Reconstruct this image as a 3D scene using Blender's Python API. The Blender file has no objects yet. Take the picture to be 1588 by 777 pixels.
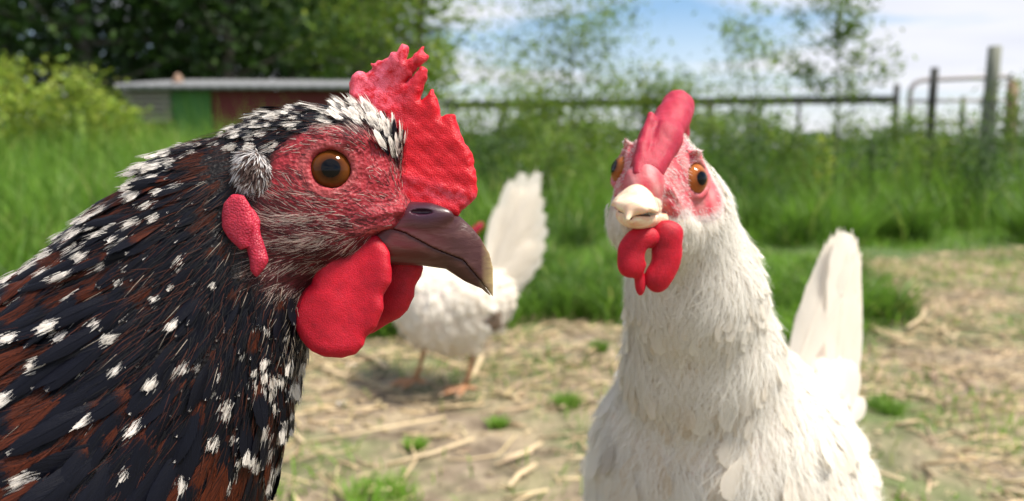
import bpy, math, random
import numpy as np
from mathutils import Vector, Matrix
SC = bpy.context.scene
COL = SC.collection
R = math.radians
rng = np.random.default_rng(7)
random.seed(7)

# ------------------------------------------------------------------ camera
FP = 1200.0                       # focal length in photo pixels (1588 wide)
PITCH = R(7.5)
CAM = np.array([0.0, 0.0, 0.5])
RIGHT = np.array([1.0, 0, 0])
UP = np.array([0, math.sin(PITCH), math.cos(PITCH)])
FWD = np.array([0, math.cos(PITCH), -math.sin(PITCH)])
cd = bpy.data.cameras.new('camera')
cam = bpy.data.objects.new('camera', cd)
COL.objects.link(cam)
cam.location = CAM
cam.rotation_euler = (R(90) - PITCH, 0, 0)
cd.sensor_width = 36
cd.lens = 36 * FP / 1588
cd.clip_start = 0.01
cd.clip_end = 2000
cd.dof.use_dof = True
cd.dof.focus_distance = 0.216
cd.dof.aperture_fstop = 12.0
SC.camera = cam

# ------------------------------------------------------------------ light
SUN_EL, SUN_AZ = R(60), R(106)      # azimuth clockwise from +Y (high, to the right, a little towards the camera)
w = bpy.data.worlds.new('World')
SC.world = w
w.use_nodes = True
nt = w.node_tree
nt.nodes.clear()
def N(t, ty, **kw):
    n = t.nodes.new(ty)
    for k, v in kw.items():
        if k == 'inp':
            for kk, vv in v.items():
                n.inputs[kk].default_value = vv
        else:
            setattr(n, k, v)
    return n
def L(t, a, b): t.links.new(a, b)
sky = N(nt, 'ShaderNodeTexSky', sky_type='NISHITA', sun_disc=False)
sky.sun_elevation = SUN_EL
sky.sun_rotation = SUN_AZ
sky.air_density = 1.0; sky.dust_density = 0.3; sky.ozone_density = 1.5
tc = N(nt, 'ShaderNodeTexCoord')
sep = N(nt, 'ShaderNodeSeparateXYZ'); L(nt, tc.outputs['Generated'], sep.inputs[0])
zz = N(nt, 'ShaderNodeMath', operation='ADD', inp={1: 0.10}); L(nt, sep.outputs['Z'], zz.inputs[0])
zm = N(nt, 'ShaderNodeMath', operation='MAXIMUM', inp={1: 0.03}); L(nt, zz.outputs[0], zm.inputs[0])
dx = N(nt, 'ShaderNodeMath', operation='DIVIDE'); L(nt, sep.outputs['X'], dx.inputs[0]); L(nt, zm.outputs[0], dx.inputs[1])
dy = N(nt, 'ShaderNodeMath', operation='DIVIDE'); L(nt, sep.outputs['Y'], dy.inputs[0]); L(nt, zm.outputs[0], dy.inputs[1])
cb = N(nt, 'ShaderNodeCombineXYZ', inp={2: 0.0}); L(nt, dx.outputs[0], cb.inputs[0]); L(nt, dy.outputs[0], cb.inputs[1])
mp = N(nt, 'ShaderNodeMapping'); L(nt, cb.outputs[0], mp.inputs[0])
mp.inputs['Location'].default_value = (3.95, 1.25, 0); mp.inputs['Scale'].default_value = (0.33, 0.55, 1)
n1 = N(nt, 'ShaderNodeTexNoise', inp={'Scale': 1.0, 'Detail': 7.0, 'Roughness': 0.52, 'Distortion': 0.25}); L(nt, mp.outputs[0], n1.inputs['Vector'])
cr = N(nt, 'ShaderNodeValToRGB'); L(nt, n1.outputs['Fac'], cr.inputs[0])
cr.color_ramp.elements[0].position = 0.44; cr.color_ramp.elements[0].color = (0, 0, 0, 1)
cr.color_ramp.elements[1].position = 0.54; cr.color_ramp.elements[1].color = (1, 1, 1, 1)
n2 = N(nt, 'ShaderNodeTexNoise', inp={'Scale': 2.6, 'Detail': 5.0}); L(nt, mp.outputs[0], n2.inputs['Vector'])
cc = N(nt, 'ShaderNodeMix', data_type='RGBA'); L(nt, n2.outputs['Fac'], cc.inputs['Factor'])
cc.inputs['A'].default_value = (4.9, 5.0, 5.8, 1); cc.inputs['B'].default_value = (7.4, 7.3, 7.4, 1)
gain = N(nt, 'ShaderNodeMix', data_type='RGBA', blend_type='MULTIPLY', inp={'Factor': 1.0})
L(nt, sky.outputs[0], gain.inputs['A']); gain.inputs['B'].default_value = (.82, .92, 1.0, 1)
mx = N(nt, 'ShaderNodeMix', data_type='RGBA')
mfac = N(nt, 'ShaderNodeMath', operation='MULTIPLY', inp={1: 0.93}); L(nt, cr.outputs[0], mfac.inputs[0])
hz0 = N(nt, 'ShaderNodeMapRange', inp={1: 0.02, 2: 0.17, 3: 0.85, 4: 0.0}); L(nt, sep.outputs['Z'], hz0.inputs[0])   # pale haze low in the sky
mfx = N(nt, 'ShaderNodeMath', operation='MAXIMUM'); L(nt, mfac.outputs[0], mfx.inputs[0]); L(nt, hz0.outputs[0], mfx.inputs[1])
L(nt, mfx.outputs[0], mx.inputs['Factor']); L(nt, gain.outputs['Result'], mx.inputs['A']); L(nt, cc.outputs['Result'], mx.inputs['B'])
bg = N(nt, 'ShaderNodeBackground', inp={'Strength': 0.085}); L(nt, mx.outputs['Result'], bg.inputs[0])
wo = N(nt, 'ShaderNodeOutputWorld'); L(nt, bg.outputs[0], wo.inputs[0])

sl = bpy.data.lights.new('sun', 'SUN')
sl.energy = 4.2; sl.angle = R(13); sl.color = (1.0, 0.93, 0.82)
sun = bpy.data.objects.new('sun', sl)
COL.objects.link(sun)
sdir = Vector((math.sin(SUN_AZ) * math.cos(SUN_EL), math.cos(SUN_AZ) * math.cos(SUN_EL), math.sin(SUN_EL)))
sun.rotation_euler = sdir.to_track_quat('Z', 'Y').to_euler()
sun.location = (0, 0, 10)
SC.view_settings.view_transform = 'Standard'
SC.view_settings.look = 'None'
SC.view_settings.exposure = 0.88
SC.view_settings.gamma = 1
SC.cycles.max_bounces = 8
SC.cycles.transparent_max_bounces = 8
SC.cycles.caustics_reflective = False
SC.cycles.caustics_refractive = False
SC.cycles.use_denoising = True

# ------------------------------------------------------------------ maths helpers
def P(px, py, wd):
    """photo pixel + distance along the view axis -> world point"""
    return CAM + (px - 794) / FP * wd * RIGHT - (py - 388.5) / FP * wd * UP + wd * FWD
def GP(px, py):
    d = (px - 794) / FP * RIGHT - (py - 388.5) / FP * UP + FWD
    return CAM + d * (-CAM[2] / d[2])
def cs2w(p):
    """camera-axis millimetres (u, v, w) -> world metres"""
    p = np.asarray(p, float) / 1000
    return CAM + p[..., 0:1] * RIGHT + p[..., 1:2] * UP + p[..., 2:3] * FWD
def cs(px, py, wd):
    """photo pixel + distance -> camera-axis millimetres"""
    return np.array([(px - 794) / FP * wd * 1000, -(py - 388.5) / FP * wd * 1000, wd * 1000])
def csdir(d):
    d = np.asarray(d, float)
    return d[..., 0:1] * RIGHT + d[..., 1:2] * UP + d[..., 2:3] * FWD
def unit(v):
    v = np.asarray(v, float)
    return v / np.maximum(np.linalg.norm(v, axis=-1, keepdims=True), 1e-9)

def tag(o, label=None, cat=None, group=None, kind=None):
    if label: o['label'] = label
    if cat: o['category'] = cat
    if group: o['group'] = group
    if kind: o['kind'] = kind
    return o
def empty(name, loc):
    o = bpy.data.objects.new(name, None)
    COL.objects.link(o); o.location = loc
    o.empty_display_size = 0.02
    return o
def mesh_obj(name, V, Fs, mat=None, parent=None, base=None, uv=None, col=None, smooth=True):
    """V (n,3); Fs list of (m,k) int arrays; uv/col per vertex; base: origin to subtract"""
    V = np.asarray(V, np.float32)
    if base is None and parent is not None: base = BASES.get(parent.name)
    org = np.zeros(3) if base is None else np.asarray(base, float)
    me = make_mesh(name, V - org.astype(np.float32), Fs, mat, uv, col, smooth)
    o = bpy.data.objects.new(name, me)
    COL.objects.link(o)
    if parent is not None:
        o.parent = parent
        o.location = org - np.asarray(BASES.get(parent.name, (0, 0, 0)))
        BASES[o.name] = org
    else:
        o.location = org
        BASES[o.name] = org
    return o
BASES = {}
def make_mesh(name, V, Fs, mat=None, uv=None, col=None, smooth=True):
    if not isinstance(Fs, (list, tuple)): Fs = [Fs]
    Fs = [np.asarray(f, np.int32) for f in Fs if len(f)]
    me = bpy.data.meshes.new(name)
    loops = np.concatenate([f.ravel() for f in Fs]).astype(np.int32)
    counts = np.concatenate([np.full(len(f), f.shape[1], np.int32) for f in Fs])
    starts = np.concatenate([[0], np.cumsum(counts)[:-1]]).astype(np.int32)
    me.vertices.add(len(V)); me.vertices.foreach_set('co', np.asarray(V, np.float32).ravel())
    me.loops.add(len(loops)); me.loops.foreach_set('vertex_index', loops)
    me.polygons.add(len(counts)); me.polygons.foreach_set('loop_start', starts)
    me.polygons.foreach_set('loop_total', counts)
    me.update(calc_edges=True)
    me.polygons.foreach_set('use_smooth', np.full(len(counts), smooth, bool))
    if uv is not None:
        l = me.uv_layers.new(name='UVMap')
        l.data.foreach_set('uv', np.asarray(uv, np.float32)[loops].ravel())
    if col is not None:
        a = me.color_attributes.new('Col', 'FLOAT_COLOR', 'POINT')
        c = np.ones((len(V), 4), np.float32); c[:, :col.shape[1]] = col
        a.data.foreach_set('color', c.ravel())
    if mat: me.materials.append(mat)
    me.validate()
    return me
def thing(name, loc, label, cat, group=None):
    e = empty(name, loc); BASES[e.name] = np.asarray(loc, float)
    return tag(e, label, cat, group)

# ------------------------------------------------------------------ materials
def mat(name, base=(.5, .5, .5), rough=.6, build=None, **kw):
    m = bpy.data.materials.new(name); m.use_nodes = True
    t = m.node_tree; b = t.nodes['Principled BSDF']
    b.inputs['Base Color'].default_value = (*base, 1)
    b.inputs['Roughness'].default_value = rough
    for k, v in kw.items():
        b.inputs[k.replace('_', ' ')].default_value = v
    if build: build(t, b)
    return m
def noise(t, scale, detail=4, rough=.55, vec=None, coord='Object', dist=0.0):
    n = N(t, 'ShaderNodeTexNoise', inp={'Scale': scale, 'Detail': detail, 'Roughness': rough, 'Distortion': dist})
    if vec is None:
        c = t.nodes.get('TC') or N(t, 'ShaderNodeTexCoord', name='TC')
        vec = c.outputs[coord]
    L(t, vec, n.inputs['Vector'])
    return n.outputs['Fac']
def ramp(t, fac, stops):
    r = N(t, 'ShaderNodeValToRGB'); L(t, fac, r.inputs[0])
    e = r.color_ramp.elements
    while len(e) < len(stops): e.new(0.5)
    for i, (p, c) in enumerate(stops):
        e[i].position = p; e[i].color = (*c, 1) if len(c) == 3 else c
    return r.outputs[0]
def mix(t, fac, a, b, mode='MIX'):
    m = N(t, 'ShaderNodeMix', data_type='RGBA', blend_type=mode)
    for s, v in (('Factor', fac), ('A', a), ('B', b)):
        if isinstance(v, (int, float)): m.inputs[s].default_value = v
        elif isinstance(v, tuple): m.inputs[s].default_value = (*v, 1) if len(v) == 3 else v
        else: L(t, v, m.inputs[s])
    return m.outputs['Result']
def math_(t, op, a, b=0.0, c=None, clamp=False):
    m = N(t, 'ShaderNodeMath', operation=op, use_clamp=clamp)
    for i, v in enumerate((a, b, c)):
        if v is None: continue
        if isinstance(v, (int, float)): m.inputs[i].default_value = v
        else: L(t, v, m.inputs[i])
    return m.outputs[0]
def bump(t, b, h, strength=.5, dist=.001):
    n = N(t, 'ShaderNodeBump', inp={'Strength': strength, 'Distance': dist}); L(t, h, n.inputs['Height'])
    L(t, n.outputs[0], b.inputs['Normal']); return n
def attr(t, name='Col'):
    return N(t, 'ShaderNodeAttribute', attribute_name=name)

def fleshy(c1, c2, sc=900, sss=.35, bs=.5, pale=None):
    """comb and wattle skin: papillae bump, mottled colour, light passing through"""
    def f(t, b):
        n = math_(t, 'MULTIPLY_ADD', noise(t, 420, 4, .7), .45, math_(t, 'MULTIPLY', noise(t, 70, 5, .6), .6))
        v = N(t, 'ShaderNodeTexVoronoi', inp={'Scale': sc}); c = t.nodes['TC']; L(t, c.outputs['Object'], v.inputs['Vector'])
        base = ramp(t, n, [(.3, c1), (.7, c2)])
        if pale:
            a = attr(t)
            base = mix(t, math_(t, 'MULTIPLY', a.outputs['Alpha'], 0), base, base)
            s = N(t, 'ShaderNodeSeparateColor'); L(t, a.outputs['Color'], s.inputs[0])
            spk = math_(t, 'MULTIPLY', s.outputs[0], ramp(t, noise(t, 420, 4, .65), [(.38, (0, 0, 0)), (.62, (1, 1, 1))]))
            base = mix(t, spk, base, pale)
        dots = math_(t, 'MULTIPLY', math_(t, 'MULTIPLY_ADD', v.outputs['Distance'], -1.6, .75, clamp=True), ramp(t, noise(t, 160, 3, .6), [(.35, (.1, .1, .1)), (.7, (.8, .8, .8))]))
        base = mix(t, dots, base, (min(1, c2[0] * 1.3), c2[1] * 3 + .02, c2[2] * 3 + .02))
        L(t, base, b.inputs['Base Color'])
        L(t, base, b.inputs['Subsurface Radius']) if False else None
        h = math_(t, 'ADD', math_(t, 'MULTIPLY', v.outputs['Distance'], -.7), math_(t, 'MULTIPLY', noise(t, 260, 5, .6), .5))
        bump(t, b, h, bs, .0008)
    return f
SSS = dict(Subsurface_Weight=.4, Subsurface_Scale=.003, Specular_IOR_Level=.28)
M = {}
M['comb'] = mat('comb skin', rough=.42, build=fleshy((.36, .002, .009), (.66, .010, .022), 2600, bs=.35, pale=(.80, .16, .24)), **SSS)
M['wattle'] = mat('wattle skin', rough=.5, build=fleshy((.23, .002, .009), (.55, .006, .024), 2800, bs=.25), **SSS)
M['comb_pink'] = mat('pink comb skin', rough=.5, build=fleshy((.23, .007, .022), (.44, .022, .052), 2400, bs=.3, pale=(.8, .3, .35)), **SSS)
M['lobe'] = mat('earlobe skin', rough=.4, build=fleshy((.24, .008, .028), (.50, .03, .06), 1800), **SSS)
for k in ('comb', 'wattle', 'comb_pink', 'lobe'):
    M[k].node_tree.nodes['Principled BSDF'].inputs['Subsurface Radius'].default_value = (1.0, .12, .08)

def skin_build(t, b):
    a = attr(t)
    n = noise(t, 500, 5, .65)
    c = mix(t, math_(t, 'MULTIPLY', n, .85), a.outputs['Color'], (.22, .14, .16), 'MULTIPLY')
    m2 = mix(t, ramp(t, noise(t, 140, 4), [(.4, (0, 0, 0)), (.65, (.35, .35, .35))]), c, a.outputs['Color'])
    L(t, m2, b.inputs['Base Color'])
    v = N(t, 'ShaderNodeTexVoronoi', inp={'Scale': 900.0}); L(t, t.nodes['TC'].outputs['Object'], v.inputs['Vector'])
    bump(t, b, math_(t, 'ADD', math_(t, 'MULTIPLY', v.outputs['Distance'], .8), n), .55, .0009)
M['skin'] = mat('face skin', rough=.5, build=skin_build, Specular_IOR_Level=.3, Subsurface_Weight=.2, Subsurface_Scale=.003)
def skin2_build(t, b):
    a = attr(t)
    L(t, mix(t, math_(t, 'MULTIPLY', noise(t, 400, 4), .35), a.outputs['Color'], (.85, .6, .6), 'MULTIPLY'), b.inputs['Base Color'])
    bump(t, b, noise(t, 500, 4), .4, .0008)
M['skin_white'] = mat('white hen skin', rough=.6, build=skin2_build, Subsurface_Weight=.2, Subsurface_Scale=.003)

def beak_build(c0, c1, c2):
    def f(t, b):
        a = attr(t); s = N(t, 'ShaderNodeSeparateColor'); L(t, a.outputs['Color'], s.inputs[0])
        tx = N(t, 'ShaderNodeMapping'); tx.inputs['Scale'].default_value = (60, 300, 300)
        L(t, N(t, 'ShaderNodeTexCoord', name='TC').outputs['Object'], tx.inputs[0])
        n = noise(t, 1.6, 6, .6, vec=tx.outputs[0], dist=.4)
        c = ramp(t, s.outputs[0], [(0, c0), (.55, c1), (.86, c1), (1, c2)])
        c = mix(t, math_(t, 'MULTIPLY', ramp(t, n, [(.45, (0, 0, 0)), (.66, (1, 1, 1))]), .6), c, tuple(min(1, x * 1.7 + .02) for x in c1))
        c = mix(t, s.outputs[1], c, (.03, .012, .03))
        L(t, c, b.inputs['Base Color'])
        bump(t, b, n, .35, .0006)
    return f
M['beak_dark'] = mat('dark horn beak', rough=.33, build=beak_build((.10, .010, .013), (.050, .014, .011), (.36, .27, .12)), Specular_IOR_Level=.35, Coat_Weight=.12, Coat_Roughness=.25)
M['beak_pale'] = mat('pale horn beak', rough=.4, build=beak_build((.74, .36, .24), (.84, .60, .42), (.88, .76, .58)), Coat_Weight=.15, Subsurface_Weight=.2, Subsurface_Scale=.003)

def eye_build(iris, iris2):
    def f(t, b):
        tcn = N(t, 'ShaderNodeTexCoord', name='TC')
        s = N(t, 'ShaderNodeSeparateXYZ'); L(t, tcn.outputs['Object'], s.inputs[0])
        r = math_(t, 'SQRT', math_(t, 'ADD', math_(t, 'MULTIPLY', s.outputs[0], s.outputs[0]), math_(t, 'MULTIPLY', s.outputs[1], s.outputs[1])))
        r = math_(t, 'MULTIPLY', r, 100.0)
        r = math_(t, 'ADD', r, math_(t, 'MULTIPLY_ADD', noise(t, 700, 3), .04, -.02))
        c = ramp(t, r, [(.0, (.004, .004, .005)), (.24, (.003, .003, .004)), (.27, iris2), (.38, iris), (.50, iris), (.555, (.02, .008, .004)), (.62, (.01, .005, .004))])
        fl = noise(t, 900, 4, .6)
        c = mix(t, math_(t, 'MULTIPLY', fl, .45), c, (.02, .008, .004), 'MIX')
        L(t, c, b.inputs['Base Color'])
    return f
M['pupil'] = mat('pupil', (.002, .002, .003), .03, Specular_IOR_Level=.22)
M['eye'] = mat('amber eye', rough=.04, build=eye_build((.13, .038, .006), (.06, .017, .005)), Coat_Weight=.13, Coat_Roughness=.01, Specular_IOR_Level=.10)
M['eye_orange'] = mat('orange eye', rough=.04, build=eye_build((.42, .13, .03), (.25, .07, .02)), Coat_Weight=.13, Coat_Roughness=.01, Specular_IOR_Level=.10)

def tl_mix(t, b, col, w_=.35):
    """leaf / feather: part of the light goes through"""
    out = t.nodes['Material Output']
    tr = N(t, 'ShaderNodeBsdfTranslucent'); L(t, col, tr.inputs[0])
    ms = N(t, 'ShaderNodeMixShader', inp={0: w_}); L(t, b.outputs[0], ms.inputs[1]); L(t, tr.outputs[0], ms.inputs[2])
    L(t, ms.outputs[0], out.inputs['Surface'])
def spk_build(t, b):
    # feather: mahogany ground, black bar, white spangle at the tip
    uvn = N(t, 'ShaderNodeUVMap', uv_map='UVMap'); s = N(t, 'ShaderNodeSeparateXYZ'); L(t, uvn.outputs[0], s.inputs[0])
    u, v = s.outputs[0], s.outputs[1]
    a = attr(t); c = N(t, 'ShaderNodeSeparateColor'); L(t, a.outputs['Color'], c.inputs[0])
    tone, tip, rnd = c.outputs[0], c.outputs[1], c.outputs[2]
    cv = N(t, 'ShaderNodeCombineXYZ'); sb_ = math_(t, 'MULTIPLY_ADD', math_(t, 'ABSOLUTE', u), -.42, v)
    L(t, math_(t, 'MULTIPLY', u, 1.6), cv.inputs[0]); L(t, math_(t, 'MULTIPLY', sb_, 24), cv.inputs[1]); L(t, math_(t, 'MULTIPLY', rnd, 50), cv.inputs[2])
    st = noise(t, 1.0, 3, .6, vec=cv.outputs[0])
    vj = math_(t, 'MULTIPLY_ADD', st, .60, math_(t, 'SUBTRACT', v, .30))
    mah = mix(t, ramp(t, st, [(.35, (0, 0, 0)), (.68, (1, 1, 1))]), (.006, .0015, .001), (.105, .021, .007))
    blk = mix(t, st, (.001, .001, .002), (.005, .006, .013))
    f1 = math_(t, 'GREATER_THAN', vj, math_(t, 'MULTIPLY_ADD', tone, -1.05, 1.02))
    base = mix(t, f1, mah, blk)
    wh = mix(t, st, (.52, .46, .40), (.88, .84, .80))
    uu = math_(t, 'MULTIPLY', math_(t, 'ABSOLUTE', u), .10)
    f2 = math_(t, 'GREATER_THAN', math_(t, 'SUBTRACT', vj, uu), math_(t, 'SUBTRACT', 1.0, tip))
    base = mix(t, f2, base, wh)
    L(t, base, b.inputs['Base Color'])
    L(t, math_(t, 'MULTIPLY_ADD', f1, -.10, .5), b.inputs['Roughness'])
    bump(t, b, st, .4, .0005)
    tl_mix(t, b, base, .04)
M['spangled'] = mat('spangled feather', rough=.45, build=spk_build, Specular_IOR_Level=.16)
def wf_build(t, b):
    uvn = N(t, 'ShaderNodeUVMap', uv_map='UVMap'); s = N(t, 'ShaderNodeSeparateXYZ'); L(t, uvn.outputs[0], s.inputs[0])
    a = attr(t); c = N(t, 'ShaderNodeSeparateColor'); L(t, a.outputs['Color'], c.inputs[0])
    u, v, rnd = s.outputs[0], s.outputs[1], c.outputs[2]
    cv = N(t, 'ShaderNodeCombineXYZ'); sb_ = math_(t, 'MULTIPLY_ADD', math_(t, 'ABSOLUTE', u), -.42, v)
    L(t, math_(t, 'MULTIPLY', u, 1.6), cv.inputs[0]); L(t, math_(t, 'MULTIPLY', sb_, 26), cv.inputs[1]); L(t, math_(t, 'MULTIPLY', rnd, 50), cv.inputs[2])
    st = noise(t, 1.0, 3, .6, vec=cv.outputs[0])
    col = mix(t, c.outputs[0], mix(t, st, (.91, .87, .79), (.96, .94, .89)), mix(t, st, (.66, .52, .36), (.80, .70, .56)))
    col = mix(t, c.outputs[1], col, (.25, .16, .10))
    L(t, col, b.inputs['Base Color'])
    bump(t, b, st, .12, .0004)
    tl_mix(t, b, col, .55)
M['white_feather'] = mat('white feather', rough=.75, build=wf_build, Sheen_Weight=.1)
def hair_build(t, b):
    a = attr(t); L(t, a.outputs['Color'], b.inputs['Base Color'])
    tl_mix(t, b, a.outputs['Color'], .45)
M['hair'] = mat('face bristle', rough=.55, build=hair_build)
M['claw'] = mat('claw horn', (.35, .24, .16), .4)
def leg_build(t, b):
    v = N(t, 'ShaderNodeTexVoronoi', inp={'Scale': 260.0}); L(t, N(t, 'ShaderNodeTexCoord', name='TC').outputs['Object'], v.inputs['Vector'])
    L(t, mix(t, v.outputs['Distance'], (.46, .24, .12), (.26, .12, .055)), b.inputs['Base Color'])
    bump(t, b, v.outputs['Distance'], .5, .001)
M['leg'] = mat('scaly leg', rough=.5, build=leg_build)

# ------------------------------------------------------------------ signed distance modelling
def smin(a, b, k):
    h = np.clip(.5 + .5 * (b - a) / k, 0, 1)
    return b + (a - b) * h - k * h * (1 - h)
def ell(X, Y, Z, c, r):
    dx, dy, dz = (X - c[0]) / r[0], (Y - c[1]) / r[1], (Z - c[2]) / r[2]
    k0 = np.sqrt(dx * dx + dy * dy + dz * dz) + 1e-6
    dx, dy, dz = dx / r[0], dy / r[1], dz / r[2]
    k1 = np.sqrt(dx * dx + dy * dy + dz * dz) + 1e-6
    return k0 * (k0 - 1) / k1
def cone(X, Y, Z, p, q, r1, r2):
    p = np.asarray(p, float); d = np.asarray(q, float) - p; l2 = (d * d).sum() + 1e-9
    h = np.clip(((X - p[0]) * d[0] + (Y - p[1]) * d[1] + (Z - p[2]) * d[2]) / l2, 0, 1)
    return np.sqrt((X - p[0] - h * d[0]) ** 2 + (Y - p[1] - h * d[1]) ** 2 + (Z - p[2] - h * d[2]) ** 2) - (r1 + (r2 - r1) * h)
def poly_d(X, Y, pts):
    """signed distance to polygon, positive INSIDE"""
    pts = np.asarray(pts, float); d = np.full(X.shape, 1e9); ins = np.zeros(X.shape, bool)
    for i in range(len(pts)):
        a, b = pts[i - 1], pts[i]; e = b - a
        h = np.clip(((X - a[0]) * e[0] + (Y - a[1]) * e[1]) / ((e * e).sum() + 1e-12), 0, 1)
        d = np.minimum(d, (X - a[0] - h * e[0]) ** 2 + (Y - a[1] - h * e[1]) ** 2)
        cnd = (a[1] > Y) != (b[1] > Y)
        with np.errstate(divide='ignore', invalid='ignore'):
            xi = a[0] + (Y - a[1]) / (e[1] if e[1] else 1e-12) * e[0]
        ins ^= cnd & (X < xi)
    return np.where(ins, 1, -1) * np.sqrt(d)
def inflate(d2, b, R_, hw):
    """rounded slab from a 2-D inside distance; hw half thickness"""
    return np.sqrt(np.maximum(R_ - d2, 0) ** 2 + (b * R_ / hw) ** 2) - R_
def nets(F, ax):
    """surface nets on a rectilinear grid"""
    xs, ys, zs = ax
    S = F < 0
    nx, ny, nz = F.shape
    cnt = np.zeros((nx - 1, ny - 1, nz - 1), np.int8)
    for i in (0, 1):
        for j in (0, 1):
            for k in (0, 1):
                cnt += S[i:nx - 1 + i, j:ny - 1 + j, k:nz - 1 + k]
    act = (cnt > 0) & (cnt < 8)
    I, J, K = np.nonzero(act)
    idx = np.full(act.shape, -1, np.int64); idx[I, J, K] = np.arange(len(I))
    acc = np.zeros((len(I), 3)); n = np.zeros(len(I))
    cor = [(i, j, k) for i in (0, 1) for j in (0, 1) for k in (0, 1)]
    for a in range(8):
        for b in range(a + 1, 8):
            ca, cb_ = cor[a], cor[b]
            if sum(abs(ca[q] - cb_[q]) for q in range(3)) != 1: continue
            fa = F[I + ca[0], J + ca[1], K + ca[2]]; fb = F[I + cb_[0], J + cb_[1], K + cb_[2]]
            m = (fa < 0) != (fb < 0)
            t = np.where(m, fa / np.where(m, fa - fb, 1), 0)
            pa = np.stack([xs[I + ca[0]], ys[J + ca[1]], zs[K + ca[2]]], 1)
            pb = np.stack([xs[I + cb_[0]], ys[J + cb_[1]], zs[K + cb_[2]]], 1)
            acc += np.where(m[:, None], pa + (pb - pa) * t[:, None], 0); n += m
    V = acc / n[:, None]
    Q = []
    for axx in range(3):
        A = S[:-1] if axx == 0 else S[:, :-1] if axx == 1 else S[:, :, :-1]
        B = S[1:] if axx == 0 else S[:, 1:] if axx == 1 else S[:, :, 1:]
        I, J, K = np.nonzero(A != B)
        o = [(0, 0, 0)] * 4
        if axx == 0: o = [(0, -1, -1), (0, 0, -1), (0, 0, 0), (0, -1, 0)]; ok = (J > 0) & (K > 0) & (J < ny - 1) & (K < nz - 1)
        if axx == 1: o = [(-1, 0, -1), (-1, 0, 0), (0, 0, 0), (0, 0, -1)]; ok = (I > 0) & (K > 0) & (I < nx - 1) & (K < nz - 1)
        if axx == 2: o = [(-1, -1, 0), (0, -1, 0), (0, 0, 0), (-1, 0, 0)]; ok = (I > 0) & (J > 0) & (I < nx - 1) & (J < ny - 1)
        I, J, K = I[ok], J[ok], K[ok]
        q = np.stack([idx[I + d[0], J + d[1], K + d[2]] for d in o], 1)
        fl = S[I, J, K]
        q[~fl] = q[~fl][:, ::-1]
        Q.append(q)
    return V, np.concatenate(Q)
def axis(stops):
    """[(x0, step), (x1, step), ..., xe] -> coordinates with varying step"""
    out = [stops[0][0]]
    for i in range(len(stops) - 1):
        nxt = stops[i + 1][0] if isinstance(stops[i + 1], tuple) else stops[i + 1]
        while out[-1] < nxt: out.append(out[-1] + stops[i][1])
    return np.array(out)
def sdf_mesh(f, ax):
    X, Y, Z = np.meshgrid(*[a.astype(np.float32) for a in ax], indexing='ij')
    return nets(f(X, Y, Z).astype(np.float32), ax)
def box_axes(lo, hi, h):
    return [np.arange(lo[i], hi[i] + h, h) for i in range(3)]
def wob(X, Y, Z, s, seed=0.):
    return (np.sin(X / s + 1.3 * np.sin(Y / s * .7 + seed)) * np.cos(Z / s * 1.1 + seed * 2) + np.sin(Y / s * 1.3 + Z / s * .8 + seed)) * .5

def mesh_normals(V, Q):
    a, b, c, d = V[Q[:, 0]], V[Q[:, 1]], V[Q[:, 2]], V[Q[:, 3]]
    fn = np.cross(c - a, d - b)
    vn = np.zeros_like(V)
    for k in range(4):
        np.add.at(vn, Q[:, k], fn)
    return unit(vn), fn
def scatter(V, Q, n, radius, weight=None):
    """even random points: dart throwing with a radius that may vary. returns positions, normals"""
    vn, fn = mesh_normals(V, Q)
    ar = np.linalg.norm(fn, axis=1) * .5
    cen = V[Q].mean(1)
    if weight is not None: ar = ar * weight(cen)
    pr = ar / ar.sum()
    fi = rng.choice(len(Q), n, p=pr)
    s, t = rng.random(n)[:, None], rng.random(n)[:, None]
    q = Q[fi]
    ww = [(1 - s) * (1 - t), s * (1 - t), s * t, (1 - s) * t]
    p = sum(ww[k] * V[q[:, k]] for k in range(4)); nn = unit(sum(ww[k] * vn[q[:, k]] for k in range(4)))
    rad = radius(p) if callable(radius) else np.full(n, radius)
    cell = float(rad.max()); grid = {}; keep = []
    ijk = np.floor(p / cell).astype(int)
    pl = p.tolist(); il = ijk.tolist(); rl = (rad ** 2).tolist()
    for i in range(n):
        x, y, z = pl[i]; I, J, K = il[i]; r2 = rl[i]; ok = True
        for a in (I - 1, I, I + 1):
            for b in (J - 1, J, J + 1):
                for c in (K - 1, K, K + 1):
                    g = grid.get((a, b, c))
                    if g:
                        for (qx, qy, qz) in g:
                            if (qx - x) ** 2 + (qy - y) ** 2 + (qz - z) ** 2 < r2: ok = False; break
                    if not ok: break
                if not ok: break
            if not ok: break
        if ok:
            grid.setdefault((I, J, K), []).append((x, y, z)); keep.append(i)
    return p[keep], nn[keep]

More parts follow.
